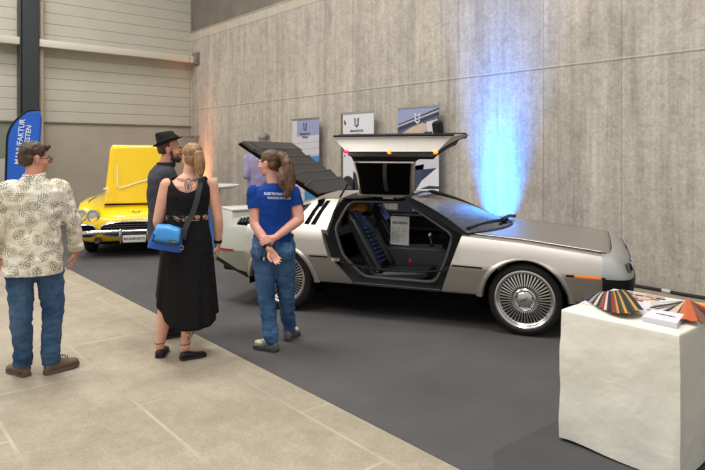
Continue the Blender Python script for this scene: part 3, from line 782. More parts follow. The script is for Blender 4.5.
# items in the cabin
bm = BM(); Ms = Matrix.Translation((-.04, -.02, .752)) @ Matrix.Rotation(math.radians(-22), 4, 'Z') @ Matrix.Rotation(math.radians(-8), 4, 'X')
carM = Matrix.Translation(dm.location) @ Matrix.Rotation(dm.rotation_euler.z, 4, 'Z')
def in_car(p): return carM @ Vector(p)
bm = BM(); box(bm, (0, 0, 0), (.225, .006, .315))
for x in (-.08, .08): box(bm, (x, .03, -.15), (.02, .07, .012))
p = in_car((-.20, -.02, .612+.157)); sg = obj('paper_sign', bm, mat('paper_white', (222, 220, 216), .6), smooth=False)
sg.location = p; sg.rotation_euler = (math.radians(-3), 0, math.radians(28.1)-.14)
tag(sg, 'white paper info sign standing on the centre console inside the steel car', 'sign')
ink = mat('ink_grey', (70, 70, 74), .7)
text_mesh('sign_text', 'DELOREAN', .036, ink, sg, Matrix.Translation((0, -.0045, .085)) @ Matrix.Rotation(PI/2, 4, 'X'), extrude=.0006, bold=.0012)
rnd = random.Random(5)
pale = mat('ink_pale', (140, 140, 144), .7)
bm = BM()
for k in range(9):
    for a, b in ((-.095, -.06), (-.05, rnd.uniform(-.01, .02)), (.03, rnd.uniform(.03, .09))):
        if b > a: box(bm, ((a+b)/2, -.0036, .03-.019*k), (b-a, .0012, .005))
obj('print_lines', bm, pale, sg, smooth=False)
# orange bag on the rear shelf
bm = BM(); ellipsoid(bm, (0, 0, 0), (.11, .19, .055)); ellipsoid(bm, (.0, .02, .03), (.09, .14, .035))
ob = fuse('orange_bag', bm, mat('orange_cloth', (222, 138, 28), .6, var=.1), voxel=.01, noise_amp=.012, noise_scale=9)
p = in_car((-.77, .12, .98)); ob.location = p; ob.rotation_euler = (0, 0, .5)
tag(ob, 'soft orange bag lying on the shelf behind the seats of the steel car', 'bag')
bm = BM(); tube(bm, [(-.05, 0, .05), (0, 0, .09), (.05, 0, .05)], .008, 6); obj('bag_handle', bm, mat('orange_cloth', (222, 138, 28), .6, var=.1), ob)
bm = BM(); box(bm, (-.80, 0, .90), (.16, 1.30, .02)); obj('rear_shelf', bm, BLKM, dm)
# ------------------------------------------------------------------ yellow classic roadster
YEL = mat('yellow_paint', (244, 204, 0), .25, coat=.6, var=.02); yc_loc = at(135.5, 9.35); yc_loc.z = .0085
yc = tag(empty('classic_car', yc_loc, math.atan2(-.441, .897)), 'bright yellow classic roadster with its front-hinged bonnet standing open', 'car')
#       x    half  ztop(fender) zmid  bottom
YT = [(0.0, .66, .60, .58, .34), (-.05, .84, .70, .63, .27), (-.14, .905, .78, .67, .24), (-.34, .925, .845, .73, .23), (-.6, .925, .87, .775, .22), (-1.1, .915, .89, .84, .22), (-1.45, .90, .885, .86, .22), (-1.6, .895, .875, .84, .22), (-2.9, .90, .86, .80, .22), (-3.2, .92, .87, .83, .24), (-3.9, .915, .83, .82, .28), (-4.3, .86, .74, .75, .34), (-4.42, .74, .66, .66, .40)]
def ys(X):
    w_, zf, zm, zb = tab(X, YT)
    h = [(0, zb), (w_*.75, zb), (w_*.95, zb+.05), (w_, zb+(zf-zb)*.45), (w_*.985, zb+(zf-zb)*.75), (w_*.93, zf-.02), (w_*.84, zf), (w_*.74, zf-.012), (w_*.64, zm+(zf-zm)*.45), (w_*.55, zm), (w_*.3, zm+.012), (0, zm+.02)]
    return [(X, y, z) for y, z in h]+[(X, -y, z) for y, z in h[-2:0:-1]]
bm = BM(); loft(bm, [ys(x) for x in [0, -.02, -.05, -.09, -.14, -.24, -.34, -.47]+frange(-.6, -4.3, 26)+[-4.42]])
yb = obj('body', bm, YEL, yc, ang=50)
for x in (-.80, -3.4):
    for s in (1, -1):
        c = cyl_y(BM(), (x, s*.88, .33), .37, .44, 32); boolean(yb, c)
c = BM(); box(c, (-2.35, 0, .9), (1.25, 1.36, 1.0)); boolean(yb, c)
c = BM(); box(c, (-.93, 0, .85), (.9, .98, .5)); boolean(yb, c)
yb.data.set_sharp_from_angle(angle=math.radians(50))
bm = BM(); box(bm, (-2.2, 0, .25), (3.9, 1.5, .12)); obj('underbody', bm, BLKM, yc)
for x in (-.80, -3.4):
    for s in (1, -1):
        w_ = empty('wheel', (x, s*.76, .335)); w_.parent = yc; w_.rotation_euler = (0, 0, 0 if s < 0 else PI); M = Matrix.Rotation(PI/2, 4, 'X')
        bm = BM(); lathe(bm, [(.19, -.08), (.30, -.085), (.33, -.06), (.335, 0), (.33, .06), (.30, .085), (.20, .08), (.19, .05)], 40, M); obj('tyre', bm, RUB, w_)
        bm = BM(); lathe(bm, [(.20, .05), (.195, .085), (.16, .07), (.08, .09), (0, .095)], 32, M); obj('hub_cap', bm, CHR, w_)
# lamps
HL = mat('headlamp_glass', (186, 190, 188), .15, .35, var=.25, vscale=60)
for s in (1, -1):
    for y, x in ((.80, -.075), (.62, -.05)):
        Mh = Matrix.Translation((x, s*y, .66)) @ Matrix.Rotation(PI/2, 4, 'Y')
        bm = BM(); lathe(bm, [(.093, -.16), (.104, .0), (.106, .02), (.100, .034), (.090, .03)], 28, Mh); hb = obj('headlight', bm, YEL, yc)
        bm = BM(); lathe(bm, [(.096, .026), (.094, .048), (.082, .052), (.070, .036)], 28, Mh); obj('chrome_ring', bm, CHR, hb)
        bm = BM(); lathe(bm, [(.072, .030), (.05, .036), (0, .040)], 28, Mh); obj('lens', bm, HL, hb)
# grille mouth
def sell(bm, cx, cz, hx, hz, x, pw=3, seg=40):
    return [Vector((x, cx+hx*math.copysign(abs(math.cos(a))**(2/pw), math.cos(a)), cz+hz*math.copysign(abs(math.sin(a))**(2/pw), math.sin(a)))) for a in [2*PI*k/seg for k in range(seg)]]
def mouth(cy_, cz, hx, hz, x, parent, slope=0):
    bm = BM(); a = sell(bm, cy_, cz, hx, hz, x-.22); b = sell(bm, cy_, cz, hx, hz, x)
    for q in b: q.x += slope*abs(q.y-0)
    loft(bm, [a, b]); g = obj('grille_mouth', bm, BLKM, parent)
    bm = BM(); tube(bm, [q+Vector((.006, 0, 0)) for q in b], .013, 8, closed=True); obj('chrome_surround', bm, CHR, g); return g
g = mouth(0, .455, .50, .115, .052, yc)
for k in range(5):
    bm = BM(); tube(bm, [(.058, -.46, .38+.035*k), (.062, 0, .38+.035*k), (.058, .46, .38+.035*k)], .006, 6); obj('grille_bar', bm, mat('dark_bar', (60, 60, 62), .4, .6), g)
for s in (1, -1):
    mouth(s*.72, .435, .145, .095, .02, yc, 0)
    Mh = Matrix.Translation((.0, s*.55, .285)) @ Matrix.Rotation(PI/2, 4, 'Y')
    bm = BM(); lathe(bm, [(.05, -.1), (.05, .05), (.04, .062), (0, .05)], 20, Mh); obj('fog_lamp', bm, mat('fog_dark', (70, 66, 56), .3), yc)
# bumper
bm = BM(); pts = [(-.18, -.91, .40), (-.04, -.885, .405), (.08, -.80, .415), (.13, -.60, .42), (.15, -.3, .43), (.155, 0, .43), (.15, .3, .43), (.13, .60, .42), (.08, .80, .415), (-.04, .885, .405), (-.18, .91, .40)]
tube(bm, pts, [.02, .026, .03, .03, .022, .018, .022, .03, .03, .026, .02], 12, flat=1.1); bp = obj('bumper', bm, CHR, yc)
for y in (-.20, .20):
    bm = BM(); chain(bm, [(.165, y, .45), (.175, y, .38), (.14, y, .26)], [.022, .024, .016]); obj('overrider', bm, CHR, bp)
for y in (-.57, .57):
    bm = BM(); capsule(bm, (.13, y-.06, .42), (.13, y+.06, .42), .034, .034); obj('bumper_guard', bm, CHR, bp)
bm = BM(); box(bm, (.165, -.0, .315), (.008, .33, .11), bev=.003); pl = obj('licence_plate', bm, mat('plate_white', (206, 204, 196), .5), yc)
text_mesh('plate_text', 'MODSPORTS', .052, mat('plate_ink', (40, 40, 44), .6), pl, Matrix.Translation((.1705, 0, .315)) @ Matrix.Rotation(PI/2, 4, 'Z') @ Matrix.Rotation(PI/2, 4, 'X'), extrude=.001, bold=.0012)
tx = text_mesh('nose_lettering', 'CORVETTE', .045, CHR, yc, Matrix.Translation((.01, 0, .625)) @ Matrix.Rotation(PI/2, 4, 'Z') @ Matrix.Rotation(math.radians(62), 4, 'X'), extrude=.003, spacing=2.3)
bm = BM()
for s in (-1, 1): tube(bm, [(-.10, s*.01, .685), (-.125, s*.05, .70)], .004, 6); box(bm, (-.125, s*.045, .705), (.01, .03, .018), rz=0)
ellipsoid(bm, (-.10, 0, .70), (.008, .012, .010), sub=2); obj('flag_emblem', bm, mat('emblem_red', (150, 80, 60), .3, .6), yc)
bm = BM(); box(bm, (-.92, 0, .50), (.86, .95, .3)); box(bm, (-.95, 0, .68), (.55, .5, .12), bev=.03); obj('engine', bm, mat('engine_dark', (34, 34, 34), .6, var=.3), yc)
for s in (1, -1):
    bm = BM(); tube(bm, [(x, s*(tab(x, YT)[0]*.80), tab(x, YT)[1]-.004) for x in frange(-.30, -1.2, 9)], [.004]+[.011]*8+[.004], 8, flat=.6); obj('fender_stripe', bm, BLKG, yc)
# open bonnet, hinged at the nose
hd = empty('bonnet', (-.46, 0, .765)); hd.parent = yc; hd.rotation_euler = (0, math.radians(86), 0)
bm = BM(); rows = []
HL_ = .99
for i in range(17):
    v = i/16; xx = -HL_*v*0 - HL_*v; half = .53-.095*v; r = []
    for j in range(25):
        t = -1+2*j/24; y = half*t*(1-.0*abs(t)); e = abs(t)
        corner = 0
        z = .035*(1-e**2)+.03*math.exp(-((y)/.14)**2)*(.3+.7*v)*0+.022*math.exp(-((abs(y)-.40)/.035)**2)*min(1, v*5)*min(1, (1-v)*5)
        if v > .94: y *= 1-.06*((v-.94)/.06)*(e > .9)
        r.append(bm.verts.new((xx, y, z)))
    rows.append(r)
for a, b in zip(rows[:-1], rows[1:]):
    for k in range(24): bm.faces.new((a[k], a[k+1], b[k+1], b[k]))
bo = obj('bonnet_panel', bm, YEL, hd, ang=60)
md = bo.modifiers.new('s', 'SOLIDIFY'); md.thickness = .025; md.offset = -1
WHT = mat('painted_reflection', (235, 232, 222), .35)  # reflections on the bonnet paint, laid on as white strips
for s in (1,):
    bm = BM(); P_ = [(-.60, .435), (-.30, .40), (-.20, .36), (-.31, .12), (-.40, -.10), (-.44, -.40)]
    for a, b in zip(P_[1:-1], P_[2:]):
        pass
    tube(bm, [(x, -s*y, .050+.0*abs(y)) for x, y in [( -.66, .325), (-.34, .315), (-.285, .29), (-.315, .2), (-.38, .0), (-.46, -.30)]], .009, 8, flat=.5)
    obj('painted_reflection', bm, WHT, hd)
    bm = BM(); tube(bm, [(-.28, -.53, .03), (-.30, -.47, .05), (-.24, -.45, .06), (-.20, -.45, .05)], .012, 8, flat=.5); obj('painted_reflection', bm, WHT, hd)
bm = BM(); tube(bm, [(.02, -.45, .655), (-.06, -.1, .70), (-.02, .0, .69)], .001, 6); bm.free()
bm = BM(); box(bm, (-.43, 0, .795), (.03, 1.02, .025)); obj('hinge_gap', bm, BLKM, yc)
# windscreen and seats (behind the bonnet)
bm = BM(); tube(bm, [(-1.75, -.66, .86), (-1.68, -.62, 1.12), (-1.6, -.3, 1.17), (-1.58, 0, 1.18), (-1.6, .3, 1.17), (-1.68, .62, 1.12), (-1.75, .66, .86)], .014, 8); wf_ = obj('windscreen_frame', bm, CHR, yc)
bm = BM(); rw = []
for y in frange(-.62, .62, 10): rw.append([bm.verts.new((-1.50-.25*(abs(y)/.66)**2, y, .86)), bm.verts.new((-1.59-.09*(abs(y)/.66)**2, y, 1.17-.05*(abs(y)/.66)**2))])
for a, b in zip(rw[:-1], rw[1:]): bm.faces.new((a[0], b[0], b[1], a[1]))
obj('windscreen', bm, GLS, yc)
bm = BM(); box(bm, (-2.35, 0, .40), (1.2, 1.3, .08)); box(bm, (-2.3, -.34, .50), (.5, .5, .16), bev=.05); box(bm, (-2.3, .34, .50), (.5, .5, .16), bev=.05)
box(bm, (-2.62, -.34, .75), (.14, .48, .5), bev=.05); box(bm, (-2.62, .34, .75), (.14, .48, .5), bev=.05); obj('seats', bm, LEATH, yc)
# ------------------------------------------------------------------ lights on the wall, banners, flag, tables
def uplight(x, y, color, energy, label, spot=28, tilt=4, name='wall_uplight', width=.45):
    r = tag(empty(name, (x, y, .0085)), label, 'spotlight')
    bm = BM(); lathe(bm, [(0, .0), (.10, 0), (.10, .015), (.09, .03)], 24); box(bm, (0, .095, .10), (.02, .01, .16)); box(bm, (-.085, 0, .09), (.012, .03, .16)); box(bm, (.085, 0, .09), (.012, .03, .16)); obj('bracket', bm, BLK, r)
    bm = BM(); box(bm, (0, 0, .165), (width+.06, .12, .17), bev=.015); obj('lamp_housing', bm, BLK, r)
    bm = BM(); box(bm, (0, 0, .252), (width, .07, .006)); obj('lamp_lens', bm, mat('lens_%s' % label[:6].strip(), tuple(int(255*c) for c in color), .2, emit=tuple(int(255*c) for c in color), est=8), r)
    l = bpy.data.lights.new('uplight_beam', 'AREA'); l.energy = energy; l.color = color; l.shape = 'RECTANGLE'; l.size = width; l.size_y = .06; l.spread = math.radians(spot)
    o = bpy.data.objects.new('uplight_beam', l); COL.objects.link(o); o.parent = r; o.location = (0, 0, .262); o.rotation_euler = (PI+math.radians(tilt), 0, 0)
    return r
uplight(-5.36, 7.25, (.0, .22, 1.0), 75, 'blue glowing wall uplight on the floor behind the steel car', spot=40, tilt=-5)
uplight(-14.75, 7.25, (1.0, .30, .10), 9, 'orange glowing wall uplight on the floor in the far left corner', spot=40, tilt=-5)

def banner(x, y, top, label, pic, W=.93):
    r = tag(empty('rollup_banner', (x, y, 0)), label, 'banner', 'roll-up banners along the concrete wall')
    bm = BM(); box(bm, (0, 0, .05), (W+.04, .16, .09), bev=.02); obj('base_cassette', bm, ALLOY, r)
    bm = BM(); tube(bm, [(0, .06, .06), (0, .03, top)], .012, 8); obj('pole', bm, ALLOY, r)
    bm = BM(); box(bm, (0, 0, top), (W+.02, .025, .035)); obj('top_rail', bm, ALLOY, r)
    bm = BM(); box(bm, (0, 0, (top+.09)/2), (W, .004, top-.09)); p = obj('printed_sheet', bm, pic[0], r, smooth=False)
    for nm, m, poly, lay in pic[1]:
        bm = BM(); prism(bm, poly, 'Y', -.003-.0012*lay, -.002); obj(nm, bm, m, r, smooth=False)
    return r
def logo(r, z, m, txt=True, cx=0, s=1.0, tm=None):
    bm = BM()
    for k in (-1, 1):
        for poly in ([(.015, .0), (.075, .055), (.075, .02), (.03, -.02)], [(.02, .07), (.085, .13), (.07, .07), (.03, .035)], [(.0, -.06), (.07, -.01), (.07, -.045), (.0, -.10)]):
            prism(bm, [(cx+k*px*s, z+pz*s) for px, pz in poly], 'Y', -.0095, -.0085)
    obj('logo_emblem', bm, m, r, smooth=False)
    if txt:
        for i, t_ in enumerate(('MANUFAKTUR', 'WESTEN')):
            text_mesh('logo_text', t_, .066*s, tm or m, r, Matrix.Translation((cx, -.009, z-(.175+.085*i)*s)) @ Matrix.Rotation(PI/2, 4, 'X'), extrude=.0006, bold=.001)
navy = mat('print_navy', (52, 58, 82), .5); lav = mat('print_lavender', (150, 158, 192), .5, var=.05); palep = mat('print_pale', (204, 202, 210), .5, var=.03, vscale=5)
slat = mat('print_grey', (176, 176, 186), .5); carb = mat('print_car_blue', (74, 140, 190), .4, var=.08); drk = mat('print_dark', (46, 48, 56), .5, var=.2); skin_p = mat('print_beige', (196, 178, 160), .5, var=.12, vscale=25)
brn = mat('print_brown', (112, 96, 78), .5, var=.2); wht = mat('print_white', (222, 221, 226), .5)
T1, T2, T3 = 2.33, 2.38, 2.40
W_ = .93; h = W_/2
def circ(cx, cz, r, n=20, a0=0, a1=360): return [(cx+r*math.cos(math.radians(a0+(a1-a0)*k/n)), cz+r*math.sin(math.radians(a0+(a1-a0)*k/n))) for k in range(n+(0 if a1-a0 == 360 else 1))]
p1 = [('sky_print', lav, [(-h+.18, T1-.36), (h, T1-.33), (h, T1-.02), (-h+.18, T1-.02)], 1)]
for k in range(9): p1.append(('slat_print', slat, [(-h, T1-.50-.13*k), (h, T1-.46-.13*k), (h, T1-.475-.13*k), (-h, T1-.515-.13*k)], 1))
p1 += [('car_print', carb, [(-.02, .2), (-.02, 1.05), (.02, 1.22), (.10, 1.48), (.20, 1.56), (h, 1.58), (h, .2)], 2), ('car_window_print', drk, [(.07, 1.16), (.14, 1.40), (.22, 1.46), (h, 1.46), (h, 1.36), (.24, 1.34), (.18, 1.16)], 3), ('car_window_print', palep, [(.21, 1.12), (.26, 1.31), (h, 1.33), (h, 1.1)], 4)]
b1 = banner(-10.02, 7.28, T1, 'roll-up banner with a blue vintage car on pale boards, leftmost of three', (palep, p1)); logo(b1, T1-.17, drk, s=.8)
p2 = [('edge_print', brn, [(-h, .1), (-h+.08, .1), (-h+.06, T2-.02), (-h, T2-.02)], 1), ('wheel_print', drk, circ(-.25, 1.0, .20), 2), ('wheel_print', drk, [(-.10, .25), (.2, .25), (.2, 1.1), (-.1, 1.3)], 2)]
for k in range(9): rx = random.Random(k); p2.append(('spatter_print', brn, circ(-h+.08+rx.random()*.16, T2-.08-rx.random()*.75, .018+.02*rx.random(), 8), 2))
p2.append(('corner_print', brn, [(h-.12, T2-.66), (h, T2-.56), (h, T2-.95), (h-.05, T2-.9)], 1))
b2 = banner(-8.40, 7.28, T2, 'white roll-up banner with dark emblem and brown splashes, middle of three', (wht, p2)); logo(b2, T2-.19, drk, s=.85)
p3 = [('sky_print', lav, [(-h, T3-.28), (h, T3-.04), (h, T3-.02), (-h, T3-.02)], 1), ('stripe_print', slat, [(-h, T3-.33), (h, T3-.10), (h, T3-.07), (-h, T3-.30)], 2), ('stripe_print', mat('print_slate', (92, 92, 118), .5), [(-h, T3-.46), (h, T3-.24), (h, T3-.16), (-h, T3-.40)], 2),
      ('hand_print', skin_p, [(-h+.05, T3-.46), (-.15, T3-.34), (.10, T3-.27), (.20, T3-.29), (.22, T3-.40), (.1, T3-.45), (-.2, T3-.48)], 3), ('cuff_print', palep, [(.20, T3-.26), (h-.03, T3-.22), (h-.03, T3-.42), (.22, T3-.42)], 3),
      ('panel_print', palep, [(-h, T3-.62), (-h+.1, T3-.50), (h, T3-.44), (h, T3-1.0), (-h, T3-1.1)], 2), ('car_print', wht, [(-.05, 1.0), (.1, 1.18), (h, 1.42), (h, .2), (-.2, .2)], 3), ('seat_print', mat('print_blueblack', (60, 70, 96), .5, var=.3, vscale=20), [(-h, 1.0), (-h+.1, 1.38), (.15, 1.45), (.1, 1.2), (-.1, .95)], 2),
      ('wing_print', drk, [(.05, 1.04), (.25, 1.10), (h, 1.10), (h, 1.06)], 4), ('wing_print', brn, [(-.12, .85), (.1, .95), (h, .97), (h, .93), (0, .88)], 4)]
b3 = banner(-6.86, 7.28, T3, 'roll-up banner with hands and dark diagonal stripes, nearest the open gullwing door', (navy, p3)); logo(b3, T3-.20, wht, txt=False, cx=.0, s=.85)

# beach flag
fl = tag(empty('beach_flag', at(22, 12.3)), 'tall blue feather flag with white lettering in front of the steel column', 'flag')
fa = face_away(22); fl.rotation_euler = (0, 0, fa)
FB = mat('flag_blue', (20, 88, 190), .6, var=.08, vscale=4); 
def fedge(z): # left edge x at height z
    t = max(0, (z-.9)/1.62); return -.20+.34*max(0, t)**4
bm = BM(); rows = []
for i in range(31):
    z = .35+2.13*i/30; t = i/30
    xl = -.30+.06*t+.33*max(0, (t-.70)/.30)**2.4; xr = .22+.16*t-.10*max(0, (t-.9)/.1)**2
    xl = min(xl, xr-.02)
    rows.append([bm.verts.new((xl+(xr-xl)*j/12, .012*math.sin(7*z+j*.5)*(j/12), z+.05*(j/12)*(t))) for j in range(13)])
for a, b in zip(rows[:-1], rows[1:]):
    for k in range(12): bm.faces.new((a[k], a[k+1], b[k+1], b[k]))
fc = obj('flag_cloth', bm, FB, fl)
md = fc.modifiers.new('s', 'SOLIDIFY'); md.thickness = .004
lp = []
for i in range(31):
    t = i/30; z = .35+2.13*t; lp.append((-.30+.06*t+.33*max(0, (t-.70)/.30)**2.4-.012, 0, z))
lp += [(.16, 0, 2.52), (.34, 0, 2.52)]
bm = BM(); tube(bm, [(-.31, 0, .0)]+lp, .020, 8); obj('flag_pole', bm, BLK, fl)
bm = BM(); box(bm, (-.31, 0, .02), (.8, .06, .03)); box(bm, (-.31, 0, .02), (.06, .8, .03)); obj('flag_foot', bm, BLK, fl)
fw = mat('flag_white', (214, 222, 236), .6)
for i, (t_, sz, zz, xx) in enumerate((('MANUFAKTUR', .14, 1.86, -.035), ('WESTEN', .13, 1.95, .105))):
    text_mesh('flag_text', t_, sz, fw, fl, Matrix.Translation((xx, -.02, zz)) @ Matrix.Rotation(PI/2, 4, 'X') @ Matrix.Rotation(math.radians(84), 4, 'Z'), extrude=.002, bold=.002)

# bistro table behind, white plinth
bt = tag(empty('bistro_table', at(214, 9.7)), 'tall white round bistro table with blue column behind the woman in black', 'table')
bm = BM(); lathe(bm, [(0, 1.06), (.30, 1.07), (.40, 1.095), (.405, 1.11), (.40, 1.12), (0, 1.12)], 40); obj('tabletop', bm, mat('white_laminate', (214, 214, 212), .35), bt)
bm = BM(); lathe(bm, [(.095, .04), (.085, .5), (.10, 1.07)], 24); obj('column', bm, mat('blue_stretch_cloth', (58, 110, 170), .7), bt)
bm = BM(); lathe(bm, [(0, .0), (.28, 0), (.28, .02), (.06, .05)], 30); obj('foot_plate', bm, ALLOY, bt)
p = at(215, 9.6); 
bm = BM(); lathe(bm, [(0, 0), (.035, 0), (.045, .12), (.040, .12), (.032, .01)], 20); gp = obj('cup', bm, mat('cup_pale', (210, 212, 210), .3)); gp.location = (p.x, p.y, 1.122); tag(gp, 'small pale cup standing on the tall bistro table', 'cup')
bm = BM(); box(bm, (0, 0, .40), (.52, .5, .80), bev=.012); obj_ = BM()
pd = empty('display_plinth', at(243, 8.95), face_away(243)+.35); tag(pd, 'white box-shaped display plinth standing behind the tail of the steel car', 'plinth')
PW = mat('plinth_white', (206, 206, 200), .5); obj('plinth_body', bm, PW, pd); obj_.free()
bm = BM(); box(bm, (.02, 0, .815), (.56, .54, .03), bev=.008); obj('plinth_top', bm, PW, pd)

# ------------------------------------------------------------------ cloth-covered table in the foreground
TX0, TX1, TY0, TY1, TZ = -1.835, -1.195, 3.13, 3.89, .745
CL = NT('cream_tablecloth'); v = CL.coords()
CL.l(CL.ramp(CL.noise(v, 3, 4), [(.3, L((236, 233, 217))), (.7, L((242, 239, 226)))]), CL.b.inputs['Base Color']); CL.b.inputs['Roughness'].default_value = .38
CL.bump(CL.mix(CL.noise(v, 3.4, 3, .5, .5), CL.noise(v, 14, 3, .5, .3), .22), .5, .03); CLM = CL.m
tb = tag(empty('covered_table', ((TX0+TX1)/2, (TY0+TY1)/2, .0085)), 'square display table under a floor-length cream cloth in the foreground', 'table')
bm = BM(); hx, hy_ = (TX1-TX0)/2, (TY1-TY0)/2
box(bm, (0, 0, TZ-.04), (2*hx-.02, 2*hy_-.02, .03)); obj('tabletop', bm, mat('table_board', (120, 100, 80), .6), tb)
for sx in (-1, 1):
    for sy in (-1, 1):
        bm = BM(); box(bm, (sx*(hx-.06), sy*(hy_-.06), (TZ-.05)/2), (.04, .04, TZ-.05)); obj('leg', bm, ALLOY, tb)
bm = BM(); rings = []; rnd = random.Random(2); NP = 120
def perim(k):
    t = (k/NP*4) % 4; i = int(t); f = t-i
    c4 = [(-hx, -hy_), (hx, -hy_), (hx, hy_), (-hx, hy_)]; a, b = c4[i], c4[(i+1) % 4]
    x, y = a[0]+(b[0]-a[0])*f, a[1]+(b[1]-a[1])*f
    corner = max(0, 1-min(f, 1-f)*30/4)
    return x*(1-.012*corner), y*(1-.012*corner), corner, i, f
top_r = [(x*.0, y*.0, TZ-.001) for x, y, *_ in (perim(k) for k in range(NP))]
for sc_, z in ((.5, TZ), (.97, TZ), (.995, TZ-.003), (1.0, TZ-.012)):
    rings.append([(perim(k)[0]*sc_, perim(k)[1]*sc_, z) for k in range(NP)])
for j in range(1, 34):
    d = j/33; z = TZ-.012-(TZ-.022)*d; r = []
    for k in range(NP):
        x, y, c_, i, f = perim(k)
        out = .004*math.sin(f*11+i*2+2.5*d)*d + .006*d*c_ + .005*noise.noise(Vector((x*4, y*4, z*5)))*min(1, d*4)+.0015*noise.noise(Vector((x*14, y*14, z*13)))
        nx, ny = ((0, -1), (1, 0), (0, 1), (-1, 0))[i]
        if c_ > .0: nx, ny = nx+(x/hx)*c_*.7, ny+(y/hy_)*c_*.7
        r.append((x+nx*out, y+ny*out, z+.006*d**6*math.sin(k/NP*2*PI*3+1.3)))
    rings.append(r)
R_ = loft(bm, rings, cap=False); bm.faces.new(R_[0])
tc = obj('tablecloth', bm, CLM, None, ang=70); tc.location = tb.location; tag(tc, 'cream cloth draped over the foreground display table down to the floor', 'tablecloth')
Z0 = TZ+.0095
def P_(px, py, z=TZ+.01):
    r = FWD+RGT*((px-CXP)/FPX)+Vector((0, 0, (HOR-py)/FPX)); t = (z-CAM_H)/r.z; q = r*t; return Vector((q.x, q.y, z))
# printed poster sheet lying on the table
A, B, Cc, D = P_(580, 303), P_(614, 289), P_(700, 303), P_(668, 321)
bm = BM(); loft(bm, [[A, B, Cc, D], [p+Vector((0, 0, .0015)) for p in (A, B, Cc, D)]]); ps = obj('poster_sheet', bm, mat('poster_white', (222, 221, 226), .5), smooth=False)
tag(ps, 'white printed sheet with coloured brick pattern lying flat on the cream table', 'poster')
cols = [(150, 60, 48), (70, 66, 92), (196, 150, 110), (120, 112, 108), (206, 188, 160), (44, 52, 70), (176, 96, 60)]
U = (B-A).normalized(); V = (Cc-B).normalized()
rnd = random.Random(9)
for i in range(5):
    for j in range(4):
        q = B+V*(.075+.062*j+(.02 if i % 2 else 0))-U*(.045+.045*i)
        if i > 3 and j > 2: continue
        bm = BM(); a = q; loft(bm, [[a, a+V*.055, a+V*.055+U*.034, a+U*.034], [x+Vector((0, 0, .0016)) for x in (a, a+V*.055, a+V*.055+U*.034, a+U*.034)]]); 
        for vv in bm.verts: vv.co.z += .0012
        c_ = rnd.choice(cols); obj('brick_print', bm, mat('brick_%d_%d' % (c_[0], c_[1]), c_, .6), ps, smooth=False)
# fan of fabric swatches
sf = tag(empty('fabric_swatch_fan', P_(606, 300, TZ+.013)), 'fan of striped dark and multicoloured fabric swatches lying on the cream table', 'swatch fan')
sc_cols = [(60, 62, 70), (34, 36, 42), (150, 146, 140), (70, 40, 38), (196, 190, 180), (30, 34, 48), (110, 86, 60), (160, 40, 36), (200, 196, 188), (36, 40, 56), (26, 30, 44), (150, 34, 34), (90, 70, 50), (196, 136, 44), (40, 44, 48), (70, 66, 56), (204, 150, 60), (50, 54, 52), (34, 36, 38), (60, 60, 54), (196, 150, 66), (40, 40, 38)]
rnd = random.Random(4); nS = len(sc_cols)
f0 = P_(618, 296)-P_(606, 300)
for k in range(nS):
    t = k/(nS-1)
    tgt = [Vector((0, 0, 0))]
    e = P_(585+56*t, 299.5+19*math.sin(t*2.05)); s0 = P_(600+24*t, 293+2.5*t)
    e -= P_(606, 300); s0 -= P_(606, 300)
    d = (e-s0); d.z = 0; sd = Vector((-d.y, d.x, 0)).normalized()
    w_ = .013; z = .002+.0016*k+.0*t; lift = .010
    bm = BM(); n_ = 6; rg = []
    for j in range(n_+1):
        u = j/n_; c_ = s0+d*u; zz = z+lift*math.sin(PI*min(1, u*1.1))*.8*(1-u*.6)
        rg.append([Vector((c_.x, c_.y, zz))-sd*w_*(.75+.25*u), Vector((c_.x, c_.y, zz))+sd*w_*(.75+.25*u), Vector((c_.x, c_.y, zz+.0022))+sd*w_*(.75+.25*u), Vector((c_.x, c_.y, zz+.0022))-sd*w_*(.75+.25*u)])
    loft(bm, rg); obj('swatch', bm, mat('swatch_%d_%d_%d' % sc_cols[k], sc_cols[k], .85, var=.15, vscale=60), sf, ang=20)
# fan of leather swatches
lf_ = tag(empty('leather_swatch_fan', P_(688, 303, TZ+.013)), 'fan of leather swatches in cream, orange, brown, red and yellow on the cream table', 'swatch fan')
O_ = P_(686, 302)
LCOL = [((44, 34, 34), (648, 316)), ((206, 188, 166), (647, 309)), ((40, 30, 30), (650, 308)), ((214, 198, 178), (650, 304)), ((204, 186, 164), (662, 321)), ((60, 36, 30), (676, 322)), ((206, 106, 56), (680, 321)), ((196, 92, 48), (690, 323)), ((120, 72, 56), (704, 325)), ((70, 40, 34), (716, 321)), ((222, 44, 50), (722, 317)), ((206, 166, 40), (726, 313)), ((216, 190, 90), (722, 307))]
for k, (c_, (ex, ey)) in enumerate(LCOL):
    e = P_(ex, ey)-O_; sd = Vector((-e.y, e.x, 0)).normalized(); w_ = .026 if k > 3 else .010; z = .003*(k if k < 7 else 13-k)+.004
    bm = BM(); loft(bm, [[Vector((0, 0, z+dz))+sd*.008, Vector((0, 0, z+dz))-sd*.008, e+Vector((0, 0, z+dz-.002))-sd*w_, e*1.05+Vector((0, 0, z+dz-.002)), e+Vector((0, 0, z+dz-.002))+sd*w_] for dz in (0, .003)])
    obj('swatch', bm, mat('leather_%d_%d_%d' % c_, c_, .5, var=.1, vscale=30), lf_, ang=20)
bm = BM(); lathe(bm, [(0, 0), (.009, 0), (.009, .022), (0, .024)], 14); obj('rivet', bm, mat('brass', (190, 160, 90), .3, .8), lf_)
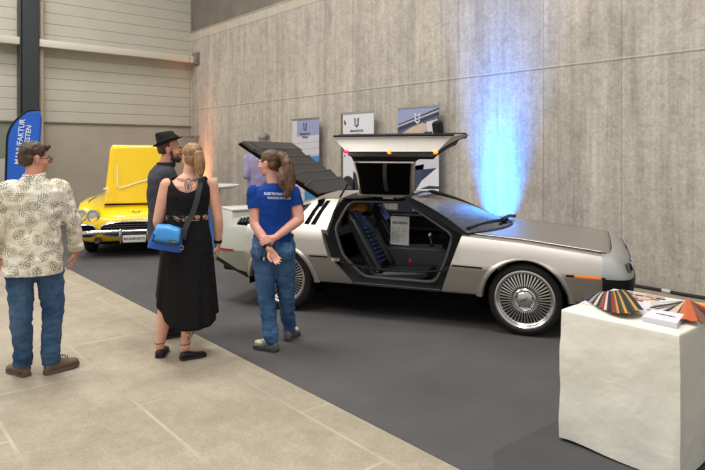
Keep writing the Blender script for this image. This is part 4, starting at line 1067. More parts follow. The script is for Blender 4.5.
# stack of leaflets
LA, LB, LC_, LD = P_(642, 321, TZ+.011), P_(652, 313.5, TZ+.011), P_(684, 319, TZ+.011), P_(677, 328.5, TZ+.011)
ctr = (LA+LC_)/2
st = tag(empty('leaflet_stack', ctr), 'neat stack of white leaflets with a dark printed word near the table edge', 'leaflets')
rnd = random.Random(1)
for k in range(12):
    o_ = Vector((rnd.uniform(-.001, .001), rnd.uniform(-.001, .001), .0022*k)); bm = BM()
    loft(bm, [[p-ctr+o_+Vector((0, 0, dz)) for p in (LA, LB, LC_, LD)] for dz in (0, .0019)]); obj('leaflet', bm, mat('leaflet_white', (226, 225, 232), .5), st, smooth=False)
ux = (LD-LA).normalized(); uy = Vector((-ux.y, ux.x, 0)); Mt = Matrix(((ux.x, uy.x, 0, .01), (ux.y, uy.y, 0, 0.005), (0, 0, 1, .0272), (0, 0, 0, 1)))
text_mesh('leaflet_text', 'WESTEN', .026, mat('leaflet_ink', (60, 50, 90), .6), st, Mt, extrude=.0003, bold=.0008)
# ------------------------------------------------------------------ people
def skin_mat(name, rgb):
    t = NT(name); c = L(rgb); v = t.coords()
    t.l(t.ramp(t.noise(v, 9, 4), [(.3, tuple(x*.9 for x in c)), (.7, tuple(min(1, x*1.08) for x in c))]), t.b.inputs['Base Color'])
    t.b.inputs['Roughness'].default_value = .5; t.b.inputs['Subsurface Weight'].default_value = .08; t.b.inputs['Subsurface Radius'].default_value = (.01, .004, .002)
    return t.m
def hair_mat(name, lo, hi, sc=(60, 60, 4)):
    t = NT(name); v = t.coords(sc)
    t.l(t.ramp(t.noise(v, 1.6, 4, .6, .3), [(.3, L(lo)), (.7, L(hi))]), t.b.inputs['Base Color']); t.b.inputs['Roughness'].default_value = .55
    t.bump(t.noise(v, 1.6, 3), .6, .006); return t.m
def cloth_mat(name, rgb, var=.12, sc=5, rough=.85, spec=.25, wr=.35):
    t = NT(name); v = t.coords(); c = L(rgb)
    t.l(t.ramp(t.noise(v, sc, 4), [(.3, tuple(x*(1-var) for x in c)), (.7, tuple(min(1, x*(1+var)) for x in c))]), t.b.inputs['Base Color'])
    t.b.inputs['Roughness'].default_value = rough; t.b.inputs['Specular IOR Level'].default_value = spec
    t.bump(t.mix(t.noise(v, 14, 4, .6, 1.0), t.noise(v, 300, 2), .2), wr, .02); return t.m
def denim_mat(name, rgb, hi):
    t = NT(name); v = t.coords((1, 1, .6))
    c = t.ramp(t.noise(v, 5, 5, .6), [(.32, L(rgb)), (.68, L(hi))])
    c = t.mix(c, t.ramp(t.noise(t.coords((1, 1, .15)), 160, 2), [(.3, (.4, .4, .4)), (.7, (.6, .6, .6))]), .4, 'OVERLAY')
    t.l(c, t.b.inputs['Base Color']); t.b.inputs['Roughness'].default_value = .9; t.b.inputs['Specular IOR Level'].default_value = .2
    t.bump(t.noise(t.coords((1, 1, 2.2)), 9, 4, .6, 1.5), .6, .02); return t.m
EYEW = mat('eye_white', (225, 222, 215), .25); IRIS = mat('iris_dark', (50, 40, 32), .2); LIP = mat('lip', (176, 104, 92), .5)

def head_parts(bm, C, yaw, pitch=0, s=1.0):
    M = Matrix.Translation(C) @ Matrix.Rotation(yaw, 4, 'Z') @ Matrix.Rotation(pitch, 4, 'X') @ Matrix.Scale(s, 4)
    def el(c, r, sub=3):
        k = bmesh.ops.create_icosphere(bm, subdivisions=sub, radius=1)
        bmesh.ops.transform(bm, matrix=M @ Matrix.Translation(c) @ Matrix.Diagonal((*r, 1)), verts=k['verts'])
    el((0, -.012, .030), (.076, .096, .085)); el((0, .035, -.025), (.062, .062, .080)); el((0, .020, -.070), (.056, .060, .045))
    el((0, .066, -.098), (.024, .024, .018)); el((0, .085, .020), (.048, .018, .014)); el((0, .098, -.008), (.010, .014, .028)); el((0, .108, -.030), (.015, .018, .012))
    el((0, .090, -.060), (.026, .014, .006)); el((0, .088, -.071), (.022, .014, .007))
    for sx in (-1, 1):
        el((sx*.078, -.008, -.012), (.009, .020, .032)); el((sx*.083, -.013, .006), (.008, .014, .016)); el((sx*.040, .066, -.030), (.022, .022, .018))
    return M
def face_bits(M, body, brow, brow_m):
    for sx in (-1, 1):
        bm = BM(); ellipsoid(bm, (0, 0, 0), (.0135, .010, .0085), sub=2); bmesh.ops.transform(bm, matrix=M @ Matrix.Translation((sx*.032, .0885, -.004)), verts=bm.verts); e = obj('eye', bm, EYEW, body)
        bm = BM(); ellipsoid(bm, (0, 0, 0), (.006, .003, .006), sub=2); bmesh.ops.transform(bm, matrix=M @ Matrix.Translation((sx*.032, .098, -.004)), verts=bm.verts); obj('iris', bm, IRIS, e)
        bm = BM(); tube(bm, [(sx*.014, .101, .018), (sx*.032, .099, .024), (sx*.050, .084, .018)], .0045, 6); bmesh.ops.transform(bm, matrix=M, verts=bm.verts); obj('eyebrow', bm, brow_m, body)
    bm = BM(); ellipsoid(bm, (0, .096, -.0655), (.021, .0105, .006), sub=2); bmesh.ops.transform(bm, matrix=M, verts=bm.verts); obj('lips', bm, LIP, body)
def hand_parts(bm, W, d, n, side, curl=.5, s=1.0, spread=.05):
    """W wrist, d direction of the hand, n palm-facing direction, side=+1 thumb towards d x n, -1 opposite"""
    W, d, n = Vector(W), Vector(d).normalized(), Vector(n).normalized(); n = (n-d*n.dot(d)).normalized(); t = d.cross(n)*side
    capsule(bm, W-d*.02*s, W+d*.025*s, .026*s, .024*s)
    K = []
    for i, o in enumerate((.030, .010, -.010, -.029)):
        k = W+d*(.092-.004*abs(i-1))*s+t*o*s; K.append(k); capsule(bm, W+d*.012*s+t*o*.55*s, k, .0155*s, .0125*s, 10)
    for i, (k, ln) in enumerate(zip(K, (.072, .082, .076, .058))):
        dd = (d+t*spread*(1.5-i)).normalized(); p = k; r = .0088*s; a = curl*.7
        for seg, f in enumerate((.45, .30, .25)):
            dv = (dd*math.cos(a)+n*math.sin(a)); q = p+dv*ln*f*s; capsule(bm, p, q, r, r*.92, 10); p = q; r *= .92; a += curl*.8
    p = W+d*.022*s+t*.024*s; dv = (d*.62+t*.62+n*.30).normalized(); q = p+dv*.042*s; capsule(bm, p, q, .0145*s, .0115*s, 10)
    dv = (d*.85+t*.25+n*(.3+curl*.5)).normalized(); q2 = q+dv*.032*s; capsule(bm, q, q2, .011*s, .0095*s, 10)
    dv = (d*.85+n*(.4+curl*.7)).normalized(); capsule(bm, q2, q2+dv*.024*s, .0095*s, .008*s, 10)
def shoe(name, heel, yaw, m, sole_m, parent, ln=.27, w=.048, h=.075, pitch=0, top_open=False):
    """heel: ground point under the heel; yaw: toe direction angle (0 = +y)"""
    M = Matrix.Translation(heel) @ Matrix.Rotation(yaw, 4, 'Z') @ Matrix.Rotation(pitch, 4, 'X')
    bm = BM(); rg = []; rs_ = []
    for t, ww, hh in ((0, .45, .55), (.03, .72, .85), (.12, .82, 1.0), (.28, .80, 1.0), (.42, .84, .84), (.58, .98, .62), (.75, 1.05, .50), (.88, .90, .42), (.96, .62, .34), (1.0, .25, .22)):
        y = ln*t; r = []; r2 = []
        for k in range(16):
            a = 2*PI*k/16; ca, sa = math.cos(a), math.sin(a)
            r.append(Vector((w*ww*ca, y, .018+max(0, h*hh*(.5+.5*sa)) if sa > -.4 else .016)))
            r2.append(Vector((w*(ww+.08)*ca, y+(-.004 if t == 0 else .004 if t == 1 else 0), .011+.011*(1 if sa > 0 else -1))))
        rg.append(r); rs_.append(r2)
    loft(bm, rg); bmesh.ops.transform(bm, matrix=M, verts=bm.verts); s_ = obj(name, bm, m, parent, ang=50)
    bm = BM(); loft(bm, rs_); bmesh.ops.transform(bm, matrix=M, verts=bm.verts); obj('sole', bm, sole_m, s_, ang=30)
    return s_, M
def laces(M, m, parent, ln=.27, h=.075):
    bm = BM()
    for k in range(4):
        y = ln*(.40+.07*k); z = .022+h*(.88-.1*k); tube(bm, [(-.022, y, z-.006), (0, y+.008, z+.006), (.022, y, z-.006)], .0035, 6)
    tube(bm, [(0, ln*.38, .02+h*.95), (.03, ln*.34, .03+h), (.045, ln*.30, .01+h*.8)], .003, 6); tube(bm, [(0, ln*.38, .02+h*.95), (-.03, ln*.34, .03+h), (-.045, ln*.36, .0+h*.8)], .003, 6)
    bmesh.ops.transform(bm, matrix=M, verts=bm.verts); obj('laces', bm, m, parent)
def person(px, depth, label, cat='person'):
    return at(px, depth), face_away(px), label
def root_body(bm, loc, rz, m, label, voxel=.0055):
    o = fuse('person', bm, m, None, voxel=voxel, smooth=3, factor=.5); o.location = loc; o.rotation_euler = (0, 0, rz); tag(o, label, 'person'); return o
def V3(*a): return Vector(a)

# ---- man in the leaf-print shirt
SK1 = skin_mat('skin_ruddy', (214, 150, 126))
def man_shirt():
    loc, rz = at(45, 4.42), face_away(45)
    hipL, hipR = V3(-.165, 0, .90), V3(.02, 0, .90); kL, kR = V3(-.155, .0, .49), V3(.055, .02, .50); aL, aR = V3(-.140, .08, .09), V3(.035, .05, .10)
    shL, shR = V3(-.245, 0, 1.385), V3(.105, .02, 1.385); eL, eR = V3(-.315, -.02, 1.12), V3(.185, .01, 1.12); wL, wR = V3(-.295, .06, .90), V3(.212, .06, .91)
    hc = V3(-.068, .02, 1.605); tw = math.radians(-12)
    bm = BM()
    rings_loft(bm, [(.84, -.07, 0, .155, .105), (.95, -.07, 0, .165, .11), (1.08, -.072, 0, .155, .10), (1.25, -.072, 0, .175, .11), (1.37, -.072, 0, .155, .09), (1.43, -.07, 0, .10, .07), (1.47, -.07, 0, .06, .055)], yaw=tw)
    chain(bm, [V3(-.07, 0, 1.40), V3(-.07, .005, 1.48), V3(-.068, .01, 1.56)], [.066, .060, .058])
    for sh, e, w_ in ((shL, eL, wL), (shR, eR, wR)): chain(bm, [sh+V3(0, 0, -.02), e, w_], [.045, .040, .028])
    for h_, k_, a_ in ((hipL, kL, aL), (hipR, kR, aR)): chain(bm, [h_, k_, a_], [.085, .056, .038]); chain(bm, [a_, a_+V3(0, .05, -.05)], [.036, .03])
    M = head_parts(bm, hc, math.radians(-66), -.06, .95)
    hand_parts(bm, wL, (.1, .1, -1), (1, .3, 0), 1, .45); hand_parts(bm, wR, (-.12, .1, -1), (-1, .2, 0), -1, .45)
    b = root_body(bm, loc, rz, SK1, 'man seen from behind in a cream leaf-print long-sleeved shirt, blue jeans and brown shoes')
    HM = hair_mat('hair_brown', (50, 33, 22), (86, 60, 42)); face_bits(M, b, None, HM)
    # hair cap
    bm = BM()
    for c_, r_ in (((0, -.018, .048), (.086, .103, .086)), ((0, -.055, -.005), (.078, .060, .070)), ((0, .035, .085), (.070, .060, .045)), ((.02, .070, .090), (.05, .035, .028))): ellipsoid(bm, c_, r_)
    bmesh.ops.transform(bm, matrix=M, verts=bm.verts); Mi = M.inverted()
    def kp(p): q = Mi @ p; return not (q.y > .045 and q.z < .058) and not (abs(q.x) > .06 and q.z < .012 and q.y > -.04) and q.z > -.085
    fuse('hair', bm, HM, b, voxel=.005, smooth=2, keep=kp, noise_amp=.010, noise_scale=22)
    # glasses
    bm = BM()
    for sx in (-1, 1):
        tube(bm, [Vector((sx*.034+.026*math.cos(a), .110-.004*math.cos(a)*sx*0, -.008+.020*math.sin(a))) for a in [2*PI*k/20 for k in range(20)]], .0022, 6, closed=True)
        tube(bm, [(sx*.060, .108, -.002), (sx*.078, .08, .0), (sx*.086, .0, .0)], .0022, 6)
    tube(bm, [(-.008, .110, -.004), (.008, .110, -.004)], .0022, 6); bmesh.ops.transform(bm, matrix=M, verts=bm.verts); gl = obj('glasses', bm, mat('glasses_frame', (40, 36, 34), .3), b)
    bm = BM()
    for sx in (-1, 1): k = bmesh.ops.create_circle(bm, cap_ends=True, segments=20, radius=.024); bmesh.ops.transform(bm, matrix=Matrix.Translation((sx*.034, .110, -.008)) @ Matrix.Rotation(PI/2, 4, 'X'), verts=k['verts'])
    bmesh.ops.transform(bm, matrix=M, verts=bm.verts); obj('lens', bm, mat('lens_amber', (200, 160, 50), .1, alpha=.6), gl)
    # shirt
    t = NT('leaf_print_cloth')
    def leafs(scale, rot, off):
        v = t.coords((scale, scale, scale), rot); vo = t.n('ShaderNodeTexVoronoi'); t.l(v, vo.inputs['Vector']); vo.inputs['Scale'].default_value = 1.0; vo.inputs['Randomness'].default_value = 1
        sub = t.n('ShaderNodeVectorMath', operation='SUBTRACT'); t.l(v, sub.inputs[0]); t.l(vo.outputs['Position'], sub.inputs[1])
        # random spin per leaf
        vr = t.n('ShaderNodeVectorRotate', rotation_type='Y_AXIS'); t.l(sub.outputs[0], vr.inputs['Vector']); sc_ = t.n('ShaderNodeSeparateColor'); t.l(vo.outputs['Color'], sc_.inputs[0])
        t.l(t.math('MULTIPLY', sc_.outputs[0], 6.28), vr.inputs['Angle'])
        sp = t.n('ShaderNodeSeparateXYZ'); t.l(vr.outputs[0], sp.inputs[0]); x, z = sp.outputs[0], sp.outputs[2]
        ax = t.math('ABSOLUTE', x)
        env = t.math('LESS_THAN', t.math('ADD', t.math('MULTIPLY', ax, ax), t.math('MULTIPLY', t.math('MULTIPLY', z, z), .55)), .10)
        st = t.math('SINE', t.math('MULTIPLY', t.math('ADD', z, t.math('MULTIPLY', ax, -.8)), 34)); st = t.math('GREATER_THAN', st, .12)
        core = t.math('LESS_THAN', ax, .025)
        return t.math('MULTIPLY', env, t.math('MAXIMUM', st, core)), sc_.outputs[1]
    f1, r1 = leafs(10, (0, 0, 0), 0); f2, r2 = leafs(8.5, (.0, .7, .3), 1)
    base = t.ramp(t.noise(t.coords(), 6, 3), [(.35, L((238, 233, 220))), (.65, L((226, 216, 194)))])
    dk = t.ramp(r1, [(.0, L((92, 94, 66))), (.5, L((70, 74, 62))), (1, L((150, 146, 110)))]); dk2 = t.ramp(r2, [(.0, L((168, 160, 124))), (1, L((112, 112, 88)))])
    c = t.mix(base, dk2, t.math('MULTIPLY', f2, .5)); c = t.mix(c, dk, t.math('MULTIPLY', f1, .68)); t.l(c, t.b.inputs['Base Color']); t.b.inputs['Roughness'].default_value = .85
    t.bump(t.noise(t.coords(), 12, 4, .6, 1.2), .5, .02); LEAF = t.m
    bm = BM()
    rings_loft(bm, [(.755, -.078, 0, .200, .155), (.80, -.078, 0, .200, .155), (.95, -.075, 0, .192, .145), (1.08, -.073, 0, .180, .128), (1.25, -.072, 0, .198, .135), (1.36, -.072, 0, .200, .125), (1.415, -.072, 0, .165, .10), (1.45, -.07, 0, .09, .075), (1.475, -.07, .0, .073, .068)], yaw=tw, seg=36)
    for sh, e, w_ in ((shL, eL, wL), (shR, eR, wR)): chain(bm, [sh+(V3(-.07, 0, 1.4)-sh)*.25, sh+V3(0, 0, -.012), e, e.lerp(w_, .8), w_+V3(0, 0, .035)], [.064, .070, .060, .050, .052])
    shirt = fuse('shirt', bm, LEAF, b, voxel=.007, smooth=5, noise_amp=.010, noise_scale=9, stretch=(1, 1, 1.5), keep=lambda p: p.z > .765)
    for w_, e in ((wL, eL), (wR, eR)):
        d = (w_-e).normalized(); bm = BM(); tube(bm, [w_-d*.055, w_-d*.03, w_-d*.002], [.052, .056, .058], 18, cap=False); cf = obj('cuff', bm, LEAF, b)
        md = cf.modifiers.new('s', 'SOLIDIFY'); md.thickness = .006
    bm = BM(); tube(bm, [V3(-.07+.068*math.cos(a), .008+.064*math.sin(a), 1.478+.012*math.sin(a+.5)) for a in [2*PI*k/24 for k in range(24)]], .012, 8, closed=True, flat=1.6); obj('collar', bm, LEAF, b)
    # jeans
    DN = denim_mat('denim_mid', (38, 64, 100), (82, 112, 146)); bm = BM()
    rings_loft(bm, [(.80, -.073, 0, .165, .115), (.86, -.073, 0, .165, .115), (1.0, -.072, 0, .155, .105)], yaw=tw)
    chain(bm, [hipL+V3(0, 0, -.02), hipL.lerp(kL, .5), kL, kL.lerp(aL, .5), aL+V3(0, 0, .0)], [.102, .092, .077, .070, .066]); chain(bm, [hipR+V3(0, 0, -.02), hipR.lerp(kR, .5), kR, kR.lerp(aR, .5), aR], [.102, .092, .078, .070, .066])
    fuse('jeans', bm, DN, b, voxel=.008, smooth=4, noise_amp=.012, noise_scale=9, stretch=(1, 1, 1.8), keep=lambda p: p.z > .075)
    SH = mat('shoe_brown', (112, 92, 70), .7, var=.15, vscale=20, bump=.2); SO = mat('sole_grey', (86, 80, 72), .7); LC = mat('lace_dark', (44, 36, 30), .7)
    s1, M1 = shoe('shoe', V3(-.115, .04, .0), math.radians(30), SH, SO, b, ln=.25, w=.046, h=.09); laces(M1, LC, s1, h=.10)
    s2, M2 = shoe('shoe', V3(.0, .02, .0), math.radians(-64), SH, SO, b, ln=.255, w=.047, h=.10, pitch=.05); laces(M2, LC, s2, h=.11)
man_shirt()

# ---- man with the black hat
def man_hat():
    loc, rz = at(169, 5.42), face_away(169); SK = skin_mat('skin_tan', (206, 146, 120)); yaw = math.radians(-84)
    hc = V3(.005, 0, 1.675); bm = BM()
    T = lambda x, y, z: Matrix.Rotation(yaw, 3, 'Z') @ Vector((x, y, z)) + Vector((-.045, 0, 0))
    rg = [(.86, -.045, 0, .155, .11), (1.0, -.045, 0, .16, .115), (1.12, -.045, 0, .155, .115), (1.30, -.05, 0, .18, .12), (1.43, -.05, 0, .175, .11), (1.50, -.05, 0, .11, .08), (1.53, -.045, 0, .065, .06)]
    rings_loft(bm, rg, yaw=yaw)
    chain(bm, [T(0, 0, 1.47), T(0, .02, 1.55), V3(-.005, 0, 1.62)], [.07, .062, .058])
    sh = [T(-.19, 0, 1.45), T(.19, 0, 1.45)]; el_ = [T(-.24, .03, 1.17), T(.24, .03, 1.17)]; wr = [T(.02, .22, 1.17), T(-.02, .20, 1.22)]
    for s_, e_, w_ in zip(sh, el_, wr): chain(bm, [s_, e_, w_], [.055, .043, .028])
    hips = [T(-.09, .03, .92), T(.09, .03, .92)]; kn = [T(-.09, .09, .50), T(.095, .09, .50)]; an = [T(-.09, .07, .09), T(.11, .03, .09)]
    for a, b_, c_ in zip(hips, kn, an): chain(bm, [a, b_, c_], [.085, .056, .038])
    M = head_parts(bm, hc, math.radians(-92), -.03, 1.02)
    hand_parts(bm, wr[0], T(1, .1, .1)-T(0, 0, 0), T(0, -1, 0)-T(0, 0, 0), 1, .5); hand_parts(bm, wr[1], T(-1, .1, .05)-T(0, 0, 0), T(0, -1, 0)-T(0, 0, 0), -1, .5)
    b = root_body(bm, loc, rz, SK, 'bearded man in a black trilby and dark grey polo shirt, standing in profile'); HM = hair_mat('hair_dark', (48, 34, 26), (84, 60, 42)); face_bits(M, b, None, HM)
    Mi = M.inverted(); bm = BM()
    for c_, r_ in (((0, .040, -.078), (.058, .054, .038)), ((0, .072, -.088), (.038, .034, .030)), ((0, .098, -.048), (.024, .010, .006)), ((-.058, .022, -.040), (.009, .014, .034)), ((.058, .022, -.040), (.009, .014, .034))): ellipsoid(bm, c_, r_)
    bmesh.ops.transform(bm, matrix=M, verts=bm.verts); fuse('beard', bm, HM, b, voxel=.005, smooth=1, noise_amp=.006, noise_scale=40)
    bm = BM(); ellipsoid(bm, (0, -.018, .036), (.082, .098, .078)); ellipsoid(bm, (0, -.05, -.005), (.073, .055, .055)); bmesh.ops.transform(bm, matrix=M, verts=bm.verts)
    fuse('hair', bm, HM, b, voxel=.006, smooth=2, keep=lambda p: (Mi @ p).y < .0 and (Mi @ p).z > -.045 and not (abs((Mi @ p).x) > .06 and (Mi @ p).z < .015 and (Mi @ p).y > -.035))
    # hat
    HT = cloth_mat('black_felt', (34, 34, 34), .1, 20, wr=.1); Mh = M @ Matrix.Translation((0, -.014, .066)) @ Matrix.Rotation(math.radians(24), 4, 'X') @ Matrix.Diagonal((.90, .90, .92, 1))
    bm = BM(); rg = []
    for r, z, pinch in ((.0, .092, 0), (.045, .096, 0), (.066, .104, .0), (.080, .098, 0), (.088, .06, 0), (.094, .0, 0), (.096, -.004, 0), (.125, .0, 0), (.136, .004, 0), (.137, -.001, 0), (.10, -.010, 0), (.09, -.006, 0)):
        ring = []
        for k in range(40):
            a = 2*PI*k/40; x, y = math.cos(a)*r, math.sin(a)*r*1.13; zz = z
            if r > .1: zz += .020*abs(math.cos(a))**2 - .010*math.sin(a)
            if z > .05: zz += -.022*math.exp(-(x/.022)**2) + .0*y - .022*(y/.1); x *= (.92 if y > 0 else 1)
            ring.append(Vector((x, y, zz)))
        rg.append(ring)
    loft(bm, rg, cap=False); bmesh.ops.remove_doubles(bm, verts=bm.verts, dist=.0004); bmesh.ops.transform(bm, matrix=Mh, verts=bm.verts); h_ = obj('hat', bm, HT, b, ang=60)
    bm = BM(); tube(bm, [Vector((.096*math.cos(a), .108*math.sin(a), .014)) for a in [2*PI*k/36 for k in range(36)]], .004, 8, closed=True, flat=4); bmesh.ops.transform(bm, matrix=Mh, verts=bm.verts); obj('hat_band', bm, BLK, h_)
    PO = cloth_mat('charcoal_polo', (62, 64, 72), .15, 8); bm = BM()
    rings_loft(bm, [(.84, -.045, 0, .185, .135), (1.0, -.045, 0, .180, .135), (1.12, -.045, 0, .176, .135), (1.30, -.05, 0, .200, .142), (1.42, -.05, 0, .205, .132), (1.49, -.05, 0, .16, .105), (1.53, -.048, 0, .09, .08)], yaw=yaw, seg=36)
    for s_, e_, w_ in zip(sh, el_, wr): chain(bm, [s_, e_, e_.lerp(w_, .7)], [.072, .062, .052])
    fuse('shirt', bm, PO, b, voxel=.008, smooth=5, noise_amp=.009, noise_scale=10, keep=lambda p: p.z > .85)
    bm = BM(); tube(bm, [T(.075*math.cos(a), .02+.072*math.sin(a), 1.535+.0*math.sin(a)) for a in [2*PI*k/24 for k in range(24)]], .014, 8, closed=True, flat=1.7); obj('collar', bm, mat('black_collar', (22, 22, 24), .8), b)
    TR = cloth_mat('black_trousers', (26, 27, 32), .1, 6); bm = BM(); rings_loft(bm, [(.84, -.045, 0, .165, .12), (1.0, -.045, 0, .165, .12)], yaw=yaw)
    for a, b_, c_ in zip(hips, kn, an): chain(bm, [a, b_, c_], [.105, .078, .062])
    fuse('trousers', bm, TR, b, voxel=.009, smooth=4, noise_amp=.01, noise_scale=9, keep=lambda p: p.z > .06)
    SH = mat('shoe_black', (24, 24, 25), .5); 
    shoe('shoe', T(-.09, .02, 0)*1.0, yaw+.9, SH, SH, b, ln=.28, w=.052, h=.10); shoe('shoe', T(.11, -.03, 0), yaw+.2, SH, SH, b, ln=.28, w=.052, h=.10)
man_hat()

# ---- woman in the black dress
def woman_dress():
    loc, rz = at(187, 4.85), face_away(187); SK = skin_mat('skin_fair', (226, 170, 144))
    shL, shR = V3(-.155, 0, 1.385), V3(.190, .0, 1.385); eL, eR = V3(-.225, .0, 1.10), V3(.245, -.01, 1.10); wL, wR = V3(-.195, .20, .98), V3(.248, .05, .885)
    hL, hR = V3(-.085, 0, .90), V3(.095, 0, .90); kL, kR = V3(-.150, .03, .48), V3(.035, .01, .47); aL, aR = V3(-.212, .05, .09), V3(-.015, -.05, .095)
    bm = BM()
    rings_loft(bm, [(.84, .0, 0, .165, .12), (.95, .0, 0, .175, .125), (1.10, .0, 0, .145, .105), (1.18, .005, 0, .142, .10), (1.30, .012, 0, .160, .105), (1.38, .015, 0, .165, .092), (1.43, .015, .01, .11, .07), (1.47, .012, .015, .058, .052)])
    chain(bm, [V3(.012, .015, 1.42), V3(.02, .02, 1.50), V3(.035, .03, 1.56)], [.056, .050, .050])
    for s_, e_, w_ in ((shL, eL, wL), (shR, eR, wR)): chain(bm, [s_, s_.lerp(e_, .3), e_, e_.lerp(w_, .3), w_], [.056, .054, .040, .042, .026])
    for a, b_, c_ in ((hL, kL, aL), (hR, kR, aR)): chain(bm, [a, b_, b_.lerp(c_, .3), c_, c_+V3(0, .03, -.04)], [.09, .058, .060, .036, .034])
    for a_, yw in ((aL, .2), (aR, -1.2)):
        f = Vector((-math.sin(yw), math.cos(yw), 0)); capsule(bm, a_+V3(0, 0, -.055), a_+f*.12+V3(0, 0, -.07), .030, .022)
    M = head_parts(bm, V3(.040, .035, 1.608), math.radians(22), -.06, .95)
    hand_parts(bm, wR, (-.12, .1, -1), (-1, .3, 0), -1, .5, .9); hand_parts(bm, wL, (.35, .8, .1), (0, 0, -1), 1, .6, .9)
    b = root_body(bm, loc, rz, SK, 'woman with a blonde ponytail and back tattoo in a long sleeveless black dress')
    HM = hair_mat('hair_blonde', (104, 76, 48), (184, 148, 104)); face_bits(M, b, None, HM); Mi = M.inverted()
    bm = BM()
    for c_, r_ in (((0, -.018, .042), (.086, .104, .084)), ((0, -.052, -.015), (.080, .060, .062)), ((0, -.03, -.035), (.076, .060, .045))): ellipsoid(bm, c_, r_)
    bmesh.ops.transform(bm, matrix=M, verts=bm.verts)
    hr = fuse('hair', bm, HM, b, voxel=.005, smooth=2, noise_amp=.006, noise_scale=26, keep=lambda p: not ((Mi @ p).y > .055 and (Mi @ p).z < .07) and not (abs((Mi @ p).x) > .06 and (Mi @ p).z < .0 and (Mi @ p).y > -.02))
    bm = BM(); q = [M @ Vector(p) for p in ((0, -.105, .01), (.0, -.145, .015), (.005, -.150, -.05), (.015, -.135, -.13), (.02, -.125, -.18))]
    chain(bm, q, [.030, .036, .042, .036, .012]); fuse('ponytail', bm, HM, hr, voxel=.005, smooth=1, noise_amp=.010, noise_scale=30, stretch=(1, 1, .25))
    bm = BM(); tube(bm, [M @ Vector((.024*math.cos(a), -.120, .012+.024*math.sin(a))) for a in [2*PI*k/16 for k in range(16)]], .007, 8, closed=True); obj('hair_tie', bm, mat('hair_tie', (90, 60, 40), .7), hr)
    # dress
    DR = cloth_mat('black_jersey', (17, 17, 19), .1, 6, rough=.8, wr=.25); bm = BM()
    rings_loft(bm, [(.80, .0, 0, .20, .145), (.95, .0, 0, .192, .14), (1.10, .0, 0, .160, .120), (1.18, .005, 0, .158, .114), (1.30, .012, 0, .176, .118), (1.37, .015, 0, .172, .104), (1.42, .015, .008, .142, .086), (1.445, .013, .012, .118, .072)])
    chain(bm, [V3(-.125, 0, 1.375), V3(-.115, 0, 1.43)], [.055, .022]); chain(bm, [V3(.150, 0, 1.375), V3(.14, 0, 1.43)], [.055, .022])
    def kd(p):
        if p.z < .83: return False
        # scooped back
        sc = ((p.x+.0)/.122)**2+((p.z-1.475)/.145)**2
        if p.y < .02 and sc < 1: return False
        if p.y >= .02 and ((p.x-.012)/.10)**2+((p.z-1.47)/.10)**2 < 1: return False
        # arm holes
        for x in (-.225, .25):
            if ((p.x-x)/.066)**2+((p.z-1.40)/.115)**2 < 1: return False
        if abs(p.x-.012) < .10 and p.z > 1.435: return False
        return True
    top = fuse('dress', bm, DR, b, voxel=.006, smooth=4, noise_amp=.004, noise_scale=12, keep=kd)
    md = top.modifiers.new('s', 'SOLIDIFY'); md.thickness = .003; md.offset = 1
    bm = BM(); rg = []
    for i in range(36):
        t = i/35; r = []
        for k in range(120):
            a = 2*PI*k/120; front = math.sin(a)
            x0 = math.cos(a)
            hem = .255+.24*max(0, -x0)**2.6+.09*max(0, x0)**5+.06*max(0, front)
            z = 1.12+(hem-1.12)*t
            hxx = (.163+(.200-.163)*min(1, (1.12-z)/.22)) if z > .90 else .200+.055*((.90-z)/.62)
            hyy = (.122+(.15-.122)*min(1, (1.12-z)/.22)) if z > .90 else .150+.045*((.90-z)/.62)
            fold = 1+(.030*math.sin(a*9+1.0)+.022*math.sin(a*17+2+t))*t**.8
            r.append(Vector((.0+(-.005)*t+math.cos(a)*hxx*fold, math.sin(a)*hyy*fold, z)))
        rg.append(r)
    loft(bm, rg, cap=False); sk = obj('skirt', bm, DR, b, ang=0); md = sk.modifiers.new('s', 'SOLIDIFY'); md.thickness = .003
    # lace waistband
    t = NT('lace_band'); v = t.coords(); f = t.math('GREATER_THAN', t.noise(v, 55, 2), .52)
    t.l(t.mix(L((22, 20, 20)), L((196, 150, 124)), f), t.b.inputs['Base Color']); t.b.inputs['Roughness'].default_value = .8
    bm = BM(); tube_r = []
    for z in (1.105, 1.115, 1.135, 1.147): tube_r.append([Vector((.003+.170*math.cos(a), .128*math.sin(a), z)) for a in [2*PI*k/48 for k in range(48)]])
    loft(bm, tube_r, cap=False); obj('lace_waistband', bm, t.m, b, ang=0)
    # tattoos
    INK = mat('tattoo_ink', (104, 92, 96), .6); bv = [bvh_of(b)]
    def strip2(name, paths, bv, w0=.003):
        bm = BM()
        for pth in paths:
            for a, c_ in zip(pth[:-1], pth[1:]):
                a, c_ = Vector((a[0], -.4, a[1])), Vector((c_[0], -.4, c_[1])); n_ = 4; d = (c_-a); sd = Vector((-d.z, 0, d.x)).normalized()*w0
                pr = None
                for k in range(n_+1):
                    p = a+d*k/n_; cur = (bm.verts.new(p-sd), bm.verts.new(p+sd))
                    if pr: bm.faces.new((pr[0], pr[1], cur[1], cur[0]))
                    pr = cur
        o = obj(name, bm, INK, b, smooth=False); drape(o, bv, (0, 1, 0), back=0, off=.0022); return o
    cx_, cz_ = .010, 1.425; P = []
    cir = lambda x, z, r, n=10: [(x+r*math.cos(2*PI*k/n), z+r*math.sin(2*PI*k/n)) for k in range(n+1)]
    P += [cir(cx_, cz_-.008, .022), cir(cx_, cz_-.008, .012), cir(cx_-.022, cz_-.03, .010), cir(cx_+.022, cz_-.03, .010)]
